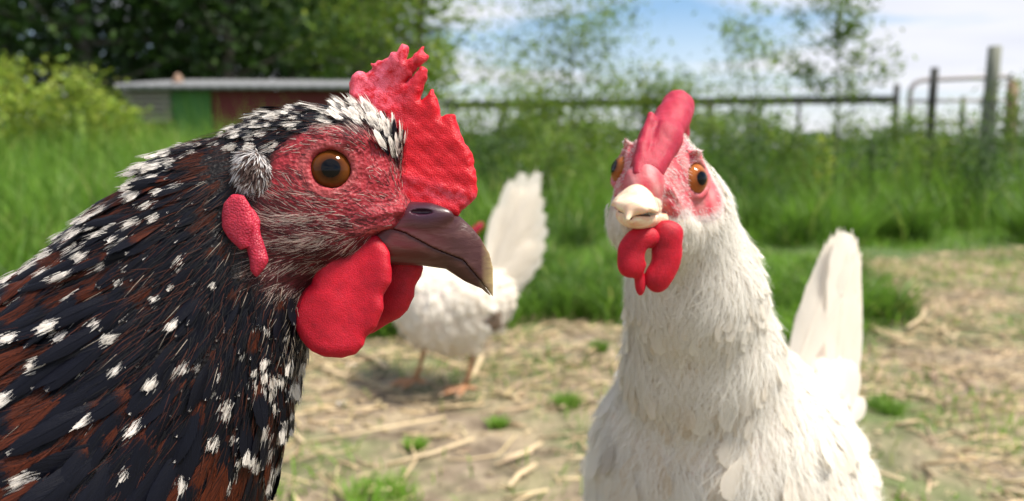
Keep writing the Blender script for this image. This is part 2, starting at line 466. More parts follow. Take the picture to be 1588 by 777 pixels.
# ------------------------------------------------------------------ feathers
def feather(nx, shape, cup, droop, seed, quill=True, fray=.05, ny=6):
    """unit feather: base at origin, along +X (length 1), width in Y (half width 1), lifted in Z.
    A cupped vane with an uneven edge, a few splits, a quill, and loose barb ends round the tip."""
    r = np.random.default_rng(seed)
    V, F, UV = [], [], []
    def env(x):
        if shape == 'round': return math.sqrt(max(0, 1 - ((x - .62) / .385) ** 2)) if x > .62 else .34 + .66 * (x / .62) ** .8
        if shape == 'lance': return math.sqrt(max(0., 1 - (max(0, x - .45) / .555) ** 2.2)) * (.45 + .55 * min(1, x * 2.2))
        return math.sqrt(max(0, 1 - (max(0, x - .70) / .305) ** 2.3)) * (.55 + .45 * min(1, x * 3))
    us = np.linspace(-1, 1, ny + 1); xs_ = np.linspace(0, 1, nx + 1) ** .9
    zf = lambda x, u: -droop * x * x - cup * u * u + .004 * r.standard_normal()
    for x in xs_:
        e = env(min(x, .985)) * (1 + fray * r.standard_normal()) + .02
        for u in us:
            xx = x + (.05 * abs(u) * (1 - x))
            V.append((xx, u * e, zf(x, u * e))); UV.append((u, xx))
    for i in range(nx):
        for j in range(ny):
            a = i * (ny + 1) + j
            F.append((a, a + ny + 1, a + ny + 2, a + 1))
    for k in range(18):                              # loose barb ends
        sd = -1 if k % 2 else 1
        x = .45 + .55 * (k // 2 + r.random()) / 9; x = min(x, .985)
        e = env(x); L_ = r.uniform(.03, .09); b0 = len(V)
        dx_, dy_ = (.95, .35 * (1 - x) + .12) ; w_ = .07
        p = np.array([x - .04, sd * e * .93]); q = p + np.array([L_ + .05, sd * dy_ * (L_ + .05) * 2.5])
        V += [(p[0], p[1] - w_, zf(x, e)), (p[0] + .02, p[1] + w_, zf(x, e)), (q[0], q[1] + .01, zf(x, e) - .01), (q[0], q[1] - .01, zf(x, e) - .01)]
        UV += [(sd, x), (sd, x), (sd, min(1, x + .05)), (sd, min(1, x + .05))]
        F.append((b0, b0 + 3, b0 + 2, b0 + 1) if sd > 0 else (b0, b0 + 3, b0 + 2, b0 + 1))
    if quill:
        b0 = len(V)
        for x in (0, .5, .95):
            wq = .06 * (1 - x) + .012
            V += [(x, -wq, -droop * x * x + .010), (x, wq, -droop * x * x + .010)]; UV += [(0, x), (0, x)]
        F += [(b0, b0 + 2, b0 + 3, b0 + 1), (b0 + 2, b0 + 4, b0 + 5, b0 + 3)]
    return np.array(V), np.array(F), np.array(UV)
def bases(n, d, yaw, lift, roll=None):
    """frames lying on the surface: X along flow d, Z along normal, raised by lift"""
    d = unit(d - (d * n).sum(1, keepdims=True) * n)
    s = np.cross(n, d)
    d2 = d * np.cos(yaw)[:, None] + s * np.sin(yaw)[:, None]
    s2 = np.cross(n, d2)
    x = d2 * np.cos(lift)[:, None] + n * np.sin(lift)[:, None]
    z = np.cross(x, s2)
    if roll is not None:
        s3 = s2 * np.cos(roll)[:, None] + z * np.sin(roll)[:, None]
        z = np.cross(x, s3); s2 = s3
    return x, s2, z
def lay_feathers(name, variants, p, fr, Ln, Wd, vid, col, material, parent, kind='stuff'):
    Vs, Fs, Us, Cs = [], [], [], []; off = 0
    x, y, z = fr
    for k, (bv, bf, bu) in enumerate(variants):
        m = np.nonzero(vid == k)[0]
        if not len(m): continue
        vv = (p[m][:, None] + bv[None, :, 0:1] * (x[m] * Ln[m, None])[:, None]
              + bv[None, :, 1:2] * (y[m] * Wd[m, None])[:, None] + bv[None, :, 2:3] * (z[m] * Ln[m, None])[:, None])
        Vs.append(vv.reshape(-1, 3))
        Fs.append((bf[None] + (np.arange(len(m)) * len(bv))[:, None, None] + off).reshape(-1, bf.shape[1]))
        Us.append(np.tile(bu, (len(m), 1))); Cs.append(np.repeat(col[m], len(bv), axis=0))
        off += len(m) * len(bv)
    o = mesh_obj(name, np.concatenate(Vs), [np.concatenate(Fs)], material, parent, uv=np.concatenate(Us), col=np.concatenate(Cs))
    if kind: tag(o, kind=kind)
    return o
FM = {}
def single_feathers(name, variants, p, fr, Ln, Wd, vid, col, material, parent, sel):
    """the feathers that show largest: objects of their own, meshes shared between alike ones"""
    x, y, z = fr; b = np.asarray(BASES[parent.name])
    for i in sel:
        c = np.round(col[i] * 5) / 5
        key = (name, int(vid[i]), tuple(c), material.name)
        if key not in FM:
            bv, bf, bu = variants[vid[i]]
            FM[key] = make_mesh(name, bv, [bf], material, bu, np.tile(c, (len(bv), 1)))
        o = bpy.data.objects.new(name, FM[key]); COL.objects.link(o); o.parent = parent
        m = Matrix.Identity(4)
        for r_ in range(3):
            m[r_][0] = x[i][r_] * Ln[i]; m[r_][1] = y[i][r_] * Wd[i]; m[r_][2] = z[i][r_] * Ln[i]; m[r_][3] = p[i][r_] - b[r_]
        o.matrix_basis = m
def proj(p):
    """world -> photo pixels + depth"""
    q = p - CAM
    wd = q @ FWD
    return 794 + FP * (q @ RIGHT) / wd, 388.5 - FP * (q @ UP) / wd, wd
def idw(pts, vals, q, pw=3.0):
    pts = np.asarray(pts, float); vals = np.asarray(vals, float)
    d = np.linalg.norm(q[:, None] - pts[None], axis=2) + 1e-3
    wt = 1 / d ** pw
    return (wt @ vals) / wt.sum(1, keepdims=True)
def tube(pts, rad, n=8, close=True):
    pts = np.asarray(pts, float); rad = np.asarray(rad, float)
    tg = unit(np.gradient(pts, axis=0)); V = []
    up = np.array([0, 0, 1.]) if abs(tg[0][2]) < .9 else np.array([1., 0, 0])
    s = unit(np.cross(tg[0], up))
    for i in range(len(pts)):
        s = unit(s - (s @ tg[i]) * tg[i]); u2 = np.cross(tg[i], s)
        for k in range(n):
            a = 2 * math.pi * k / n
            V.append(pts[i] + rad[i] * (math.cos(a) * s + math.sin(a) * u2))
    Q = [(i * n + k, i * n + (k + 1) % n, (i + 1) * n + (k + 1) % n, (i + 1) * n + k) for i in range(len(pts) - 1) for k in range(n)]

    if close:
        V += [pts[0], pts[-1]]; m = len(V)
        T = [(m - 2, (k + 1) % n, k) for k in range(n)] + [(m - 1, (len(pts) - 1) * n + k, (len(pts) - 1) * n + (k + 1) % n) for k in range(n)]
    return np.array(V), Q, T
def merge(parts):
    Vs, Qs, Ts = [], [], []; off = 0
    for V, Q, T in parts:
        Vs.append(V)
        if len(Q): Qs.append(np.asarray(Q) + off)
        if len(T): Ts.append(np.asarray(T) + off)
        off += len(V)
    return np.concatenate(Vs), ([np.concatenate(Qs)] if Qs else []) + ([np.concatenate(Ts)] if Ts else [])
def leg(parent, hip, foot, heading, sc=1.0, mtl=None):
    """hock, shank, three front toes, one back toe, claws"""
    hip, foot = np.asarray(hip, float), np.asarray(foot, float)
    h = np.array([math.cos(heading), math.sin(heading), 0]); s = np.array([-h[1], h[0], 0])
    hock = foot + np.array([0, 0, .085 * sc]) - h * .022 * sc
    claws = []
    parts = [tube([hip, hip * .4 + hock * .6, hock, hock * .5 + foot * .5, foot + [0, 0, .012 * sc]], np.array([.013, .009, .0065, .0048, .006]) * sc, 10)]
    for ang, ln in ((0, .055), (38, .045), (-38, .045), (165, .022)):
        a = R(ang); d = h * math.cos(a) + s * math.sin(a)
        pts = [foot + [0, 0, .012 * sc], foot + d * ln * .35 * sc + [0, 0, .008 * sc], foot + d * ln * .7 * sc + [0, 0, .007 * sc], foot + d * ln * sc + [0, 0, .005 * sc]]
        claws.append(tube([foot + d * (ln - .003) * sc + [0, 0, .0055 * sc], foot + d * (ln + .006) * sc + [0, 0, .005 * sc], foot + d * (ln + .013) * sc + [0, 0, .001 * sc]], np.array([.0032, .0024, .0005]) * sc, 8))
        parts.append(tube(pts, np.array([.006, .0048, .0048, .0038]) * sc, 8))
    V, F = merge(parts)
    o = mesh_obj('leg', V, F, mtl or M['leg'], parent)
    for V, Q, T in claws: mesh_obj('claw', V, [Q, T], M['claw'], o, base=V.mean(0))
    return o

# ================================================================== head anatomy (mm; a forward, b sideways, c up)
def hl(px, py, b=0.0):
    """photo pixel of the near hen, at lateral offset b from her median plane -> (a, c)"""
    k = 1 + b / 225.0
    return (((px - 794) * k + 794 - 510) * .1875, -((py - 388.5) * k + 388.5 - 280) * .1875)
EYE = (3.1, 9.6, 1.9); EYE_R = 6.9
def head_sdf(a, b, c, eye=EYE, phi=R(9), lore=12.5, skull=15.5, brow=3.0, cere=False):
    bb = np.abs(b)
    f = ell(a, b, c, (-3, 0, 3), (22, skull, 18))
    f = smin(f, ell(a, b, c, (8, 0, 7), (14, lore - 1.5, 12)), 5)
    f = smin(f, cone(a, b * 12.5 / lore, c, (6, 0, -2), (25 if cere else 23.5, 0, -13), 12.5, 8.0 if cere else 5.6), 6)
    f = smin(f, ell(a, bb, c, (-2, 8, -12), (16, 7.5, 12)), 6)
    f = smin(f, cone(a, b, c, (-8, 0, -20), (20 if cere else 16, 0, -20), 9, 5.2 if cere else 4.4), 5)
    if cere: f = smin(f, ell(a, b, c, (26, 0, -9), (6.5, 6.5, 6.5)), 4)
    nx, ny = math.sin(phi), math.cos(phi)
    f = smin(f, ell(a, bb, c, (eye[0] + nx * 3 + 1, eye[1] + ny * 2.6, eye[2] + 8.2), (9, brow, brow)), 4)           # brow
    # fold above the gape and the corner of the mouth
    f = smin(f, cone(a, bb, c, (5, 12.2, -14.8), (19, 7.6, -12.5), 1.9, 1.9), 1.6)
    f = smin(f, cone(a, bb, c, (6, 12.8, -12.0), (22, 7.8, -9.0), 1.2, 1.6), 1.2)
    # eye socket and lid rings, built about the axis of the eye
    ea, eb, ez = a - eye[0], bb - eye[1], c - eye[2]
    dep = ea * nx + eb * ny; lat = ea * ny - eb * nx
    rr = np.sqrt(lat * lat + ez * ez * 1.05)
    f = smin(f, np.sqrt(rr ** 2 + dep ** 2) - (EYE_R + .2), 3.0)
    f = np.maximum(f, -(np.sqrt(np.maximum(rr, 0) ** 2 + (dep - 6.6) ** 2 * .8) - 5.75))
    f = np.maximum(f, -(np.sqrt(rr ** 2 + dep ** 2) - (EYE_R - .35)))
    ring = np.sqrt((rr - 6.5) ** 2 + (dep - 3.7) ** 2) - .85
    f = smin(f, ring, .9)
    ang = np.arctan2(ez, lat)
    wr = np.exp(-((rr - 10) / 2.8) ** 2) * .34 * np.sin(rr * 3.1 + .7 * np.sin(ang * 5) + .5 * np.sin(ang * 11))
    f = f + np.where(dep > 0, wr, 0)
    f = f + .26 * wob(a, b, c, 1.7) + .16 * wob(a, b, c, .8, 3.)
    return f
UB = [hl(*p) for p in [(612, 322), (640, 312), (672, 316), (700, 331), (712, 335), (728, 349), (745, 368), (759, 393), (765, 417), (765, 461), (758, 456), (748, 440), (720, 405), (676, 385), (632, 362), (598, 352), (590, 335)]]
LB = [hl(*p) for p in [(590, 352), (632, 364), (676, 388), (718, 408), (745, 441), (742, 447), (720, 437), (691, 418), (656, 413), (605, 411), (580, 390)]]
FULL = [hl(*p) for p in [(590, 330), (612, 322), (640, 312), (672, 316), (700, 331), (712, 335), (728, 349), (745, 368), (759, 393), (765, 417), (765, 461), (757, 458), (747, 449), (720, 437), (691, 418), (656, 413), (605, 411), (575, 400), (560, 360)]]
SEAM = [hl(*p) for p in [(500, 352), (598, 350), (632, 361), (676, 385), (720, 403), (747, 436), (758, 452), (768, 466)]]
UPPER = SEAM + [hl(900, 466), hl(900, 200), hl(500, 200)]
LOWER = SEAM + [hl(768, 600), hl(500, 600)]
def beak_sdf(a, b, c, part, k=1.0):
    A, C = a[:, 0, :], c[:, 0, :]
    d = poly_d(A, C, FULL)[:, None, :]
    hw = np.clip(6.9 - .10 * np.maximum(a - 18, 0) - .0042 * np.maximum(a - 18, 0) ** 2, .9, 7)
    if part == 'l': hw = hw - .45; d = d - .15
    f = inflate(d, b, 6.0, hw)
    if part == 'u':
        if k: f = smin(f, ell(a, np.abs(b), c, (28.5, 3.5, -10.3), (8, 2.2, 3.0)), 3)   # swelling over the nostril
        f = np.maximum(f, -ell(a, np.abs(b), c, (27.8, 6.2, -9.4), (3.4, 1.7, .9)))
        return np.maximum(f, -poly_d(A, C, UPPER)[:, None, :]) + .05 * wob(a, b, c, 1.2)
    return np.maximum(f, -poly_d(A, C, LOWER)[:, None, :] + .05)
ub_sdf = lambda a, b, c: beak_sdf(a, b, c, 'u')
lb_sdf = lambda a, b, c: beak_sdf(a, b, c, 'l')
def beak_col(V, up=True):
    a, b, c = V[:, 0], V[:, 1], V[:, 2]
    g = np.clip((a - 18) / 29.5, 0, 1)
    g = np.where(up, g ** 1.3, g)
    edge = np.clip(1 - (c + 8) / -14, 0, 1)
    dark = np.exp(-(((a - 28.5) / 7.0) ** 2 + ((c + 9.5) / 4.2) ** 2)) * .85 if up else np.zeros_like(a)
    return np.stack([g, dark, edge], 1)
class Frame:
    def __init__(s, o, a, b, c):
        s.o = np.asarray(o, float); s.m = np.array([a, b, c], float)       # rows: local axes in camera mm
    def to_cs(s, q): return s.o + np.asarray(q, float) @ s.m
    def from_cs(s, p): return (np.asarray(p, float) - s.o) @ s.m.T
    def grid(s, U, V_, W):
        m, o = s.m, s.o
        du, dv, dw = U - o[0], V_ - o[1], W - o[2]
        return [m[i][0] * du + m[i][1] * dv + m[i][2] * dw for i in range(3)]
    def world(s, q): return cs2w(s.to_cs(q))
def add_local(name, sdf, lo, hi, h, frame, material, parent, colf=None, label=None, mirror=False):
    V, Q = sdf_mesh(sdf, box_axes(lo, hi, h))
    if mirror: V = V * [1, -1, 1]; Q = Q[:, ::-1]
    if np.linalg.det(frame.m) < 0: pass
    col = colf(V) if colf else None
    o = mesh_obj(name, frame.world(V), [Q], material, parent, col=col)
    if label: o['label'] = label
    return o
def add_eye(frame, side, material, parent, r=EYE_R, fwd=.2, up=0.0, eye=EYE):
    c0 = frame.world(np.array([[eye[0], side * eye[1], eye[2]]]))[0]
    ax = unit(np.array([fwd, side * 1.0, up])) @ frame.m
    z = csdir(ax[None])[0]; z = Vector(z).normalized()
    n, m = 28, 40; V = [(0, 0, r)]; 
    for i in range(1, n):
        t = math.pi * i / n
        for k in range(m):
            p = 2 * math.pi * k / m
            bul = 1 + .035 * math.exp(-(t / .55) ** 2)
            V.append((r * bul * math.sin(t) * math.cos(p), r * bul * math.sin(t) * math.sin(p), r * bul * math.cos(t)))
    V.append((0, 0, -r))
    V = np.array(V) / 1000; V[0] *= 1.035
    T = [(0, 1 + k, 1 + (k + 1) % m) for k in range(m)] + [(len(V) - 1, 1 + (n - 2) * m + (k + 1) % m, 1 + (n - 2) * m + k) for k in range(m)]
    Q = [(1 + i * m + k, 1 + (i + 1) * m + k, 1 + (i + 1) * m + (k + 1) % m, 1 + i * m + (k + 1) % m) for i in range(n - 2) for k in range(m)]
    me = make_mesh('eye', V, [np.array(Q), np.array(T)], material)
    o = bpy.data.objects.new('eye', me); COL.objects.link(o); o.parent = parent
    o.rotation_euler = z.to_track_quat('Z', 'Y').to_euler()
    o.location = Vector(c0) - Vector(BASES[parent.name])
    Vp = [(0, 0, r * 1.037 / 1000)]; nr_ = 6
    for i in range(1, nr_ + 1):
        t = .355 * i / nr_
        for k in range(m):
            p = 2 * math.pi * k / m; bul = 1.0035 + .035 * math.exp(-(t / .55) ** 2) - .0034 * (i == nr_)
            Vp.append((r * bul * math.sin(t) * math.cos(p) / 1000, r * bul * math.sin(t) * math.sin(p) / 1000, r * bul * math.cos(t) / 1000))
    Vp[0] = (0, 0, r * 1.0385 / 1000)
    T = [(0, 1 + k, 1 + (k + 1) % m) for k in range(m)]
    Q = [(1 + i * m + k, 1 + (i + 1) * m + k, 1 + (i + 1) * m + (k + 1) % m, 1 + i * m + (k + 1) % m) for i in range(nr_ - 1) for k in range(m)]
    pu = bpy.data.objects.new('pupil', make_mesh('pupil', np.array(Vp), [np.array(Q), np.array(T)], M['pupil'])); COL.objects.link(pu); pu.parent = o
    return o
def bristles(name, p, fr, Ln, Wd, col, parent):
    x, y, z = fr
    t = np.array([0, .5, 1.0]); 
    V = []; n = len(p)
    for i, s in enumerate(t):
        c = p + x * (Ln * s)[:, None] - z * (Ln * .10 * s * s)[:, None]
        wd = (Wd * (1, .8, .1)[i])[:, None]
        V += [c - y * wd, c + y * wd]
    V = np.stack(V, 1).reshape(-1, 3)
    o = (np.arange(n) * 6)[:, None]
    Q = np.concatenate([o + [0, 1, 3, 2], o + [2, 3, 5, 4]])
    return tag(mesh_obj(name, V, [Q], M['hair'], parent, col=np.repeat(col, 6, axis=0)), kind='stuff')

# ================================================================== speckled hen (near, in profile)
SF = Frame(((510 - 794) * .1875, (388.5 - 280) * .1875, 225), (1, 0, 0), (0, 0, 1), (0, 1, 0))
base_s = SF.world(np.array([[-165., 0, 0]]))[0]; base_s[2] = 0
hen_s = thing('speckled_hen', base_s, 'speckled black and mahogany hen in profile with red comb and dark beak, nearest the camera', 'hen')
NECK = [((-14, 0, -4), 19), ((-26, 0, -13), 25), ((-39, 0, -33), 33.5), ((-54, 0, -58), 42), ((-76, 0, -90), 55), ((-110, 0, -150), 70), ((-161, 0, -205), 78), ((-228, 0, -198), 64), ((-275, 0, -165), 34)]
def spk_sdf(U, V_, W):
    a, b, c = SF.grid(U, V_, W)
    f = head_sdf(a, b, c)
    g = None
    sq = .66 + .24 * np.clip((-a - 22) / 80, 0, 1)
    for (p, r1), (q, r2) in zip(NECK[:-1], NECK[1:]):
        x = cone(a, b / sq, c, p, q, r1, r2) * .9
        g = x if g is None else smin(g, x, 8)
    return smin(f, g, 9)
o_ = SF.o
axs = [axis([(o_[0] - 320, 5), (o_[0] - 70, 2.6), (o_[0] - 32, .95), (o_[0] + 38, 1), o_[0] + 40]),
       axis([(o_[1] - 296, 5), (o_[1] - 70, 2.6), (o_[1] - 36, .95), (o_[1] + 26, 1), o_[1] + 28]),
       axis([(o_[2] - 86, 5), (o_[2] - 26, .95), (o_[2] + 26, 5), o_[2] + 86])]
Vc, Qc = sdf_mesh(spk_sdf, axs)
Qc = Qc[:, ::-1]
Vw = cs2w(Vc)
def near_px(pw):
    """mirror to the near side, then project to photo pixels"""
    q = (pw - CAM) @ np.array([RIGHT, UP, FWD]).T * 1000
    l = SF.from_cs(q); l[:, 1] = -np.abs(l[:, 1])
    k = SF.to_cs(l)
    return np.stack([794 + FP * k[:, 0] / k[:, 2], 388.5 - FP * k[:, 1] / k[:, 2]], 1), l
FACE = [(648, 330), (632, 285), (612, 240), (590, 210), (560, 196), (520, 190), (480, 198), (450, 216), (428, 232), (420, 262), (404, 300), (396, 340), (396, 400), (410, 430), (450, 452), (500, 440), (560, 405), (600, 395), (660, 400), (680, 340)]
px, lc = near_px(Vw)
fd = poly_d(px[:, 0], px[:, 1], FACE)
k = np.clip((fd + 6) / 14, 0, 1)[:, None]
red = np.array([.44, .035, .05]); dk = np.array([.012, .009, .010]); cheek = np.array([.26, .022, .035])
t_ = np.clip((px[:, 1] - 300) / 70, 0, 1)[:, None]
colv = dk * (1 - k) + (red * (1 - t_) + cheek * t_) * k
lid = np.exp(-((np.hypot(lc[:, 0] - EYE[0], lc[:, 2] - EYE[2]) - 6.6) / 1.6) ** 2)[:, None] * (fd > 0)[:, None]
colv = colv * (1 - lid * .6) + np.array([.50, .13, .13]) * lid * .6
gape = np.exp(-((px[:, 0] - 565) / 40) ** 2 - ((px[:, 1] - 358) / 7) ** 2)[:, None]
colv = colv * (1 - gape) + np.array([.55, .10, .11]) * gape
body_s = mesh_obj('body', Vw, [Qc], M['skin'], hen_s, col=colv)

# beak, comb, wattles, earlobes, eyes
LO, HI = (8, -9, -36), (50, 9, -2)
add_local('upper_beak', ub_sdf, LO, HI, .3, SF, M['beak_dark'], hen_s, lambda V: beak_col(V, True))
add_local('lower_beak', lb_sdf, LO, HI, .3, SF, M['beak_dark'], hen_s, lambda V: beak_col(V, False))
COMB = [(70, 290), (40, 265), (38, 210), (50, 165), (75, 145), (105, 150), (128, 130), (125, 110), (150, 90), (200, 85), (215, 62), (240, 66), (268, 35), (288, 42), (292, 62), (284, 95), (300, 78), (350, 30), (362, 38), (354, 60), (372, 75), (360, 98), (328, 128), (302, 165), (283, 192), (310, 170), (345, 130), (368, 140), (368, 172), (350, 225), (343, 262), (385, 215), (402, 210), (405, 245), (428, 337), (465, 322), (490, 330), (498, 375), (530, 445), (565, 500), (570, 550), (584, 600), (578, 670), (555, 712), (520, 737), (505, 762), (440, 775), (330, 760), (230, 700), (130, 520), (80, 400)]
COMB = [hl(530 + x / 2.775, 60 + y / 2.775) for x, y in COMB]
def comb_sdf(a, b, c):
    A, C = a[:, 0, :], c[:, 0, :]
    d = poly_d(A + .12 * np.sin(C * 2.3 + 2 * np.sin(A)), C + .12 * np.sin(A * 2.9), COMB)[:, None, :]
    lean = np.clip((c - 18) / 25, 0, 1)
    b2 = b + 2.2 * np.sin(a * .16 + c * .12) * lean + 5 * np.clip((14 - a) / 14, 0, 1) * lean
    hw = 2.5 + 1.5 * np.clip((16 - a) / 14, 0, 1) * lean + .0 * b
    f = inflate(d, b2, 2.2, hw)
    # folds: raised ribs running up into each point
    rib = .45 * np.sin((a * .9 - c * .45) * .75) * np.clip((c - 14) / 12, 0, 1) + .5 * np.exp(-((c - (1 - .28 * (a - 22))) / 1.6) ** 2) * (a > 20)
    return f - rib * .8 + .20 * wob(a, b, c, 1.3) + .12 * wob(a, b, c, .6, 2.)
def comb_col(V):
    pale = np.clip((V[:, 2] - 14) / 10, 0, 1) * np.clip((27 - V[:, 0]) / 14, 0, 1) + .25 * np.clip((V[:, 2] - 24) / 10, 0, 1)
    low = np.exp(-((V[:, 2] - (-3 - .28 * (V[:, 0] - 30))) / 2.5) ** 2) * .5
    return np.stack([np.clip(pale + low, 0, 1)] * 3, 1)
add_local('comb', comb_sdf, (2, -9, -12), (46, 9, 43), .42, SF, M['comb'], hen_s, comb_col)
def zpoly(z, x0, y0, b, pts): return [hl(x0 + x / z, y0 + y / z, b) for x, y in pts]
WN = zpoly(3.883, 440, 370, -7, [(610, 40), (640, 80), (652, 180), (652, 260), (606, 340), (606, 420), (565, 530), (505, 590), (492, 640), (440, 692), (360, 714), (260, 702), (178, 672), (108, 602), (72, 520), (62, 440), (78, 370), (118, 310), (172, 270), (190, 200), (230, 110), (300, 20), (420, -30), (560, -20)])
WF = zpoly(3.883, 440, 370, 5, [(840, 170), (822, 230), (792, 290), (784, 350), (745, 430), (692, 482), (600, 532), (540, 572), (480, 592), (430, 560), (460, 400), (560, 240), (640, 120), (760, 80)])
def wat(poly, b0, bow):
    def f(a, b, c):
        d = poly_d(a[:, 0, :], c[:, 0, :], poly)[:, None, :]
        bb = b - b0 + bow * np.clip((-c - 22) / 25, -.5, 1) + .5 * np.sin(a * .35 + 1)
        return inflate(d, bb, 3.4, 2.3) + .15 * wob(a, b, c, 1.6) + .06 * wob(a, b, c, .7)
    return f
add_local('wattle', wat(WN, -7, 2.0), (-20, -15, -54), (28, 2, -8), .5, SF, M['wattle'], hen_s)
add_local('wattle', wat(WF, 5, -2.0), (-14, -2, -54), (34, 13, -8), .5, SF, M['wattle'], hen_s)
L1 = zpoly(3.53, 330, 230, -18, [(55, 370), (70, 305), (120, 252), (190, 260), (230, 330), (250, 420), (210, 545), (170, 562), (100, 492), (62, 430)])
L2 = zpoly(3.53, 330, 230, -19, [(185, 300), (225, 340), (255, 400), (262, 480), (310, 610), (285, 660), (240, 712), (212, 668), (188, 560), (182, 440)])
def lobe(a, b, c):
    d1 = poly_d(a[:, 0, :], c[:, 0, :], L1)[:, None, :]; d2 = poly_d(a[:, 0, :], c[:, 0, :], L2)[:, None, :]
    f1 = inflate(d1, b + 19.3 + .15 * (a + 27), 3.4, 1.5) + .9 * np.exp(-((a + 25.5) / 2.2) ** 2 - ((c + 8) / 5) ** 2)
    f2 = inflate(d2, b + 18.6 - .12 * (c + 15) * .5, 2.6, 1.8)
    return smin(f1, f2, .8) + .18 * wob(a, b, c, 1.0)
for mir in (False, True):
    add_local('earlobe', lobe, (-44, -25, -36), (-6, -11, 8), .5, SF, M['lobe'], hen_s, mirror=mir)
for s_ in (-1, 1):
    add_eye(SF, s_, M['eye'], hen_s, fwd=.19, up=.0)

# plumage
# px, py, dx, dy, length, half width, spacing, tone(1 black), chance of spangle, spangle size, lift
CT = np.array([
 (600, 190, -.55, -.85, 9, 1.3, 1.5, .95, .95, .75, 12), (570, 165, -.8, -.5, 9, 1.4, 1.6, .95, .9, .7, 12),
 (520, 155, -1, -.02, 9, 1.5, 1.7, .95, .72, .5, 8), (520, 180, -1, .0, 7, 1.4, 1.6, .95, .6, .42, 8),
 (450, 160, -1, .15, 11, 1.5, 1.9, .8, .72, .42, 8), (440, 200, -1, .2, 9, 1.5, 1.9, .7, .75, .40, 10),
 (400, 235, -1, .3, 9, 1.5, 1.9, .8, .40, .30, 10), (340, 205, -.92, .38, 14, 1.9, 2.5, .6, .85, .40, 8),
 (340, 250, -.9, .42, 15, 1.9, 2.5, .45, .55, .26, 8), (240, 245, -.85, .52, 17, 2.2, 2.9, .6, .9, .42, 8),
 (250, 300, -.85, .55, 19, 2.1, 3.0, .35, .5, .24, 8), (150, 320, -.8, .58, 20, 2.4, 3.3, .5, .85, .36, 8),
 (60, 400, -.8, .58, 24, 2.8, 3.8, .5, .75, .34, 8), (0, 450, -.82, .55, 26, 3.0, 4.2, .45, .6, .28, 8),
 (150, 420, -.8, .6, 20, 2.5, 3.4, .55, .5, .24, 8), (60, 520, -.83, .52, 26, 3.2, 4.2, .5, .45, .2, 8),
 (350, 300, -.7, .7, 15, 1.9, 2.6, .8, .3, .15, 8), (300, 380, -.72, .7, 17, 2.3, 3.0, .95, .35, .13, 8),
 (380, 420, -.45, .9, 14, 2.1, 2.6, 1, .25, .13, 9), (440, 470, -.3, .95, 12, 2.0, 2.4, .95, .2, .2, 12),
 (250, 480, -.72, .7, 20, 3.0, 3.8, .9, .45, .18, 8), (150, 560, -.8, .6, 24, 3.6, 4.4, .85, .5, .2, 8),
 (350, 520, -.45, .9, 17, 3.0, 3.6, .95, .5, .22, 8), (460, 560, -.15, 1, 11, 2.2, 2.6, .6, .55, .5, 14),
 (440, 600, -.12, 1, 12, 2.5, 3.0, .5, .6, .45, 13), (450, 680, -.25, 1, 17, 2.6, 3.4, .3, .65, .32, 7),
 (390, 620, -.3, .95, 17, 3.2, 3.9, .8, .6, .3, 8), (300, 620, -.5, .86, 22, 4.0, 4.8, .85, .5, .2, 8),
 (200, 680, -.7, .7, 26, 4.6, 5.2, .8, .6, .26, 8), (60, 680, -.8, .6, 28, 4.6, 5.4, .8, .55, .2, 8),
 (350, 740, -.45, .9, 24, 4.2, 5.0, .6, .55, .2, 8), (150, 800, -.7, .72, 30, 5.5, 6, .8, .65, .22, 8),
 (-300, 900, -.95, .3, 38, 8, 9, .7, .6, .2, 7), (-200, 1500, -.8, .5, 36, 8, 9, .75, .6, .2, 7), (-900, 1200, -1, -.1, 42, 9, 10, .7, .6, .2, 7)])
def spk_par(p):
    q, l = near_px(p)
    v = idw(CT[:, :2], CT[:, 2:], q, 3.5)
    return q, l, v
CT[7:33, 4:7] *= [[.86, .70, .74]]
CT[:, 7] *= 1.0
def spk_rad(p): return spk_par(p)[2][:, 4] / 1000 * .86
def spk_w(p):
    q, l, v = spk_par(p)
    f_ = poly_d(q[:, 0], q[:, 1], FACE)
    lobe_ = (poly_d(q[:, 0], q[:, 1], [(360, 300), (415, 320), (415, 420), (395, 430), (362, 380)]) > 0)
    return np.where((f_ > 3) | lobe_ | ((l[:, 0] > 16) & (l[:, 2] < 2)), 0, 1 / v[:, 4] ** 2)
pts, nrm = scatter(Vw, Qc, 60000, spk_rad, spk_w)
q, l, v = spk_par(pts)
n_ = len(pts)
d = v[:, 0:1] * RIGHT - v[:, 1:2] * UP
VAR_S = [feather(7, 'lance', .03, .10, s) for s in range(4)] + [feather(7, 'round', .04, .12, s) for s in range(4, 8)]
wide = v[:, 3] > 3.3
vid = np.where(wide, rng.integers(4, 8, n_), rng.integers(0, 4, n_))
Ln = v[:, 2] * rng.uniform(.8, 1.2, n_) / 1000; Wd = v[:, 3] * rng.uniform(.8, 1.15, n_) / 1000
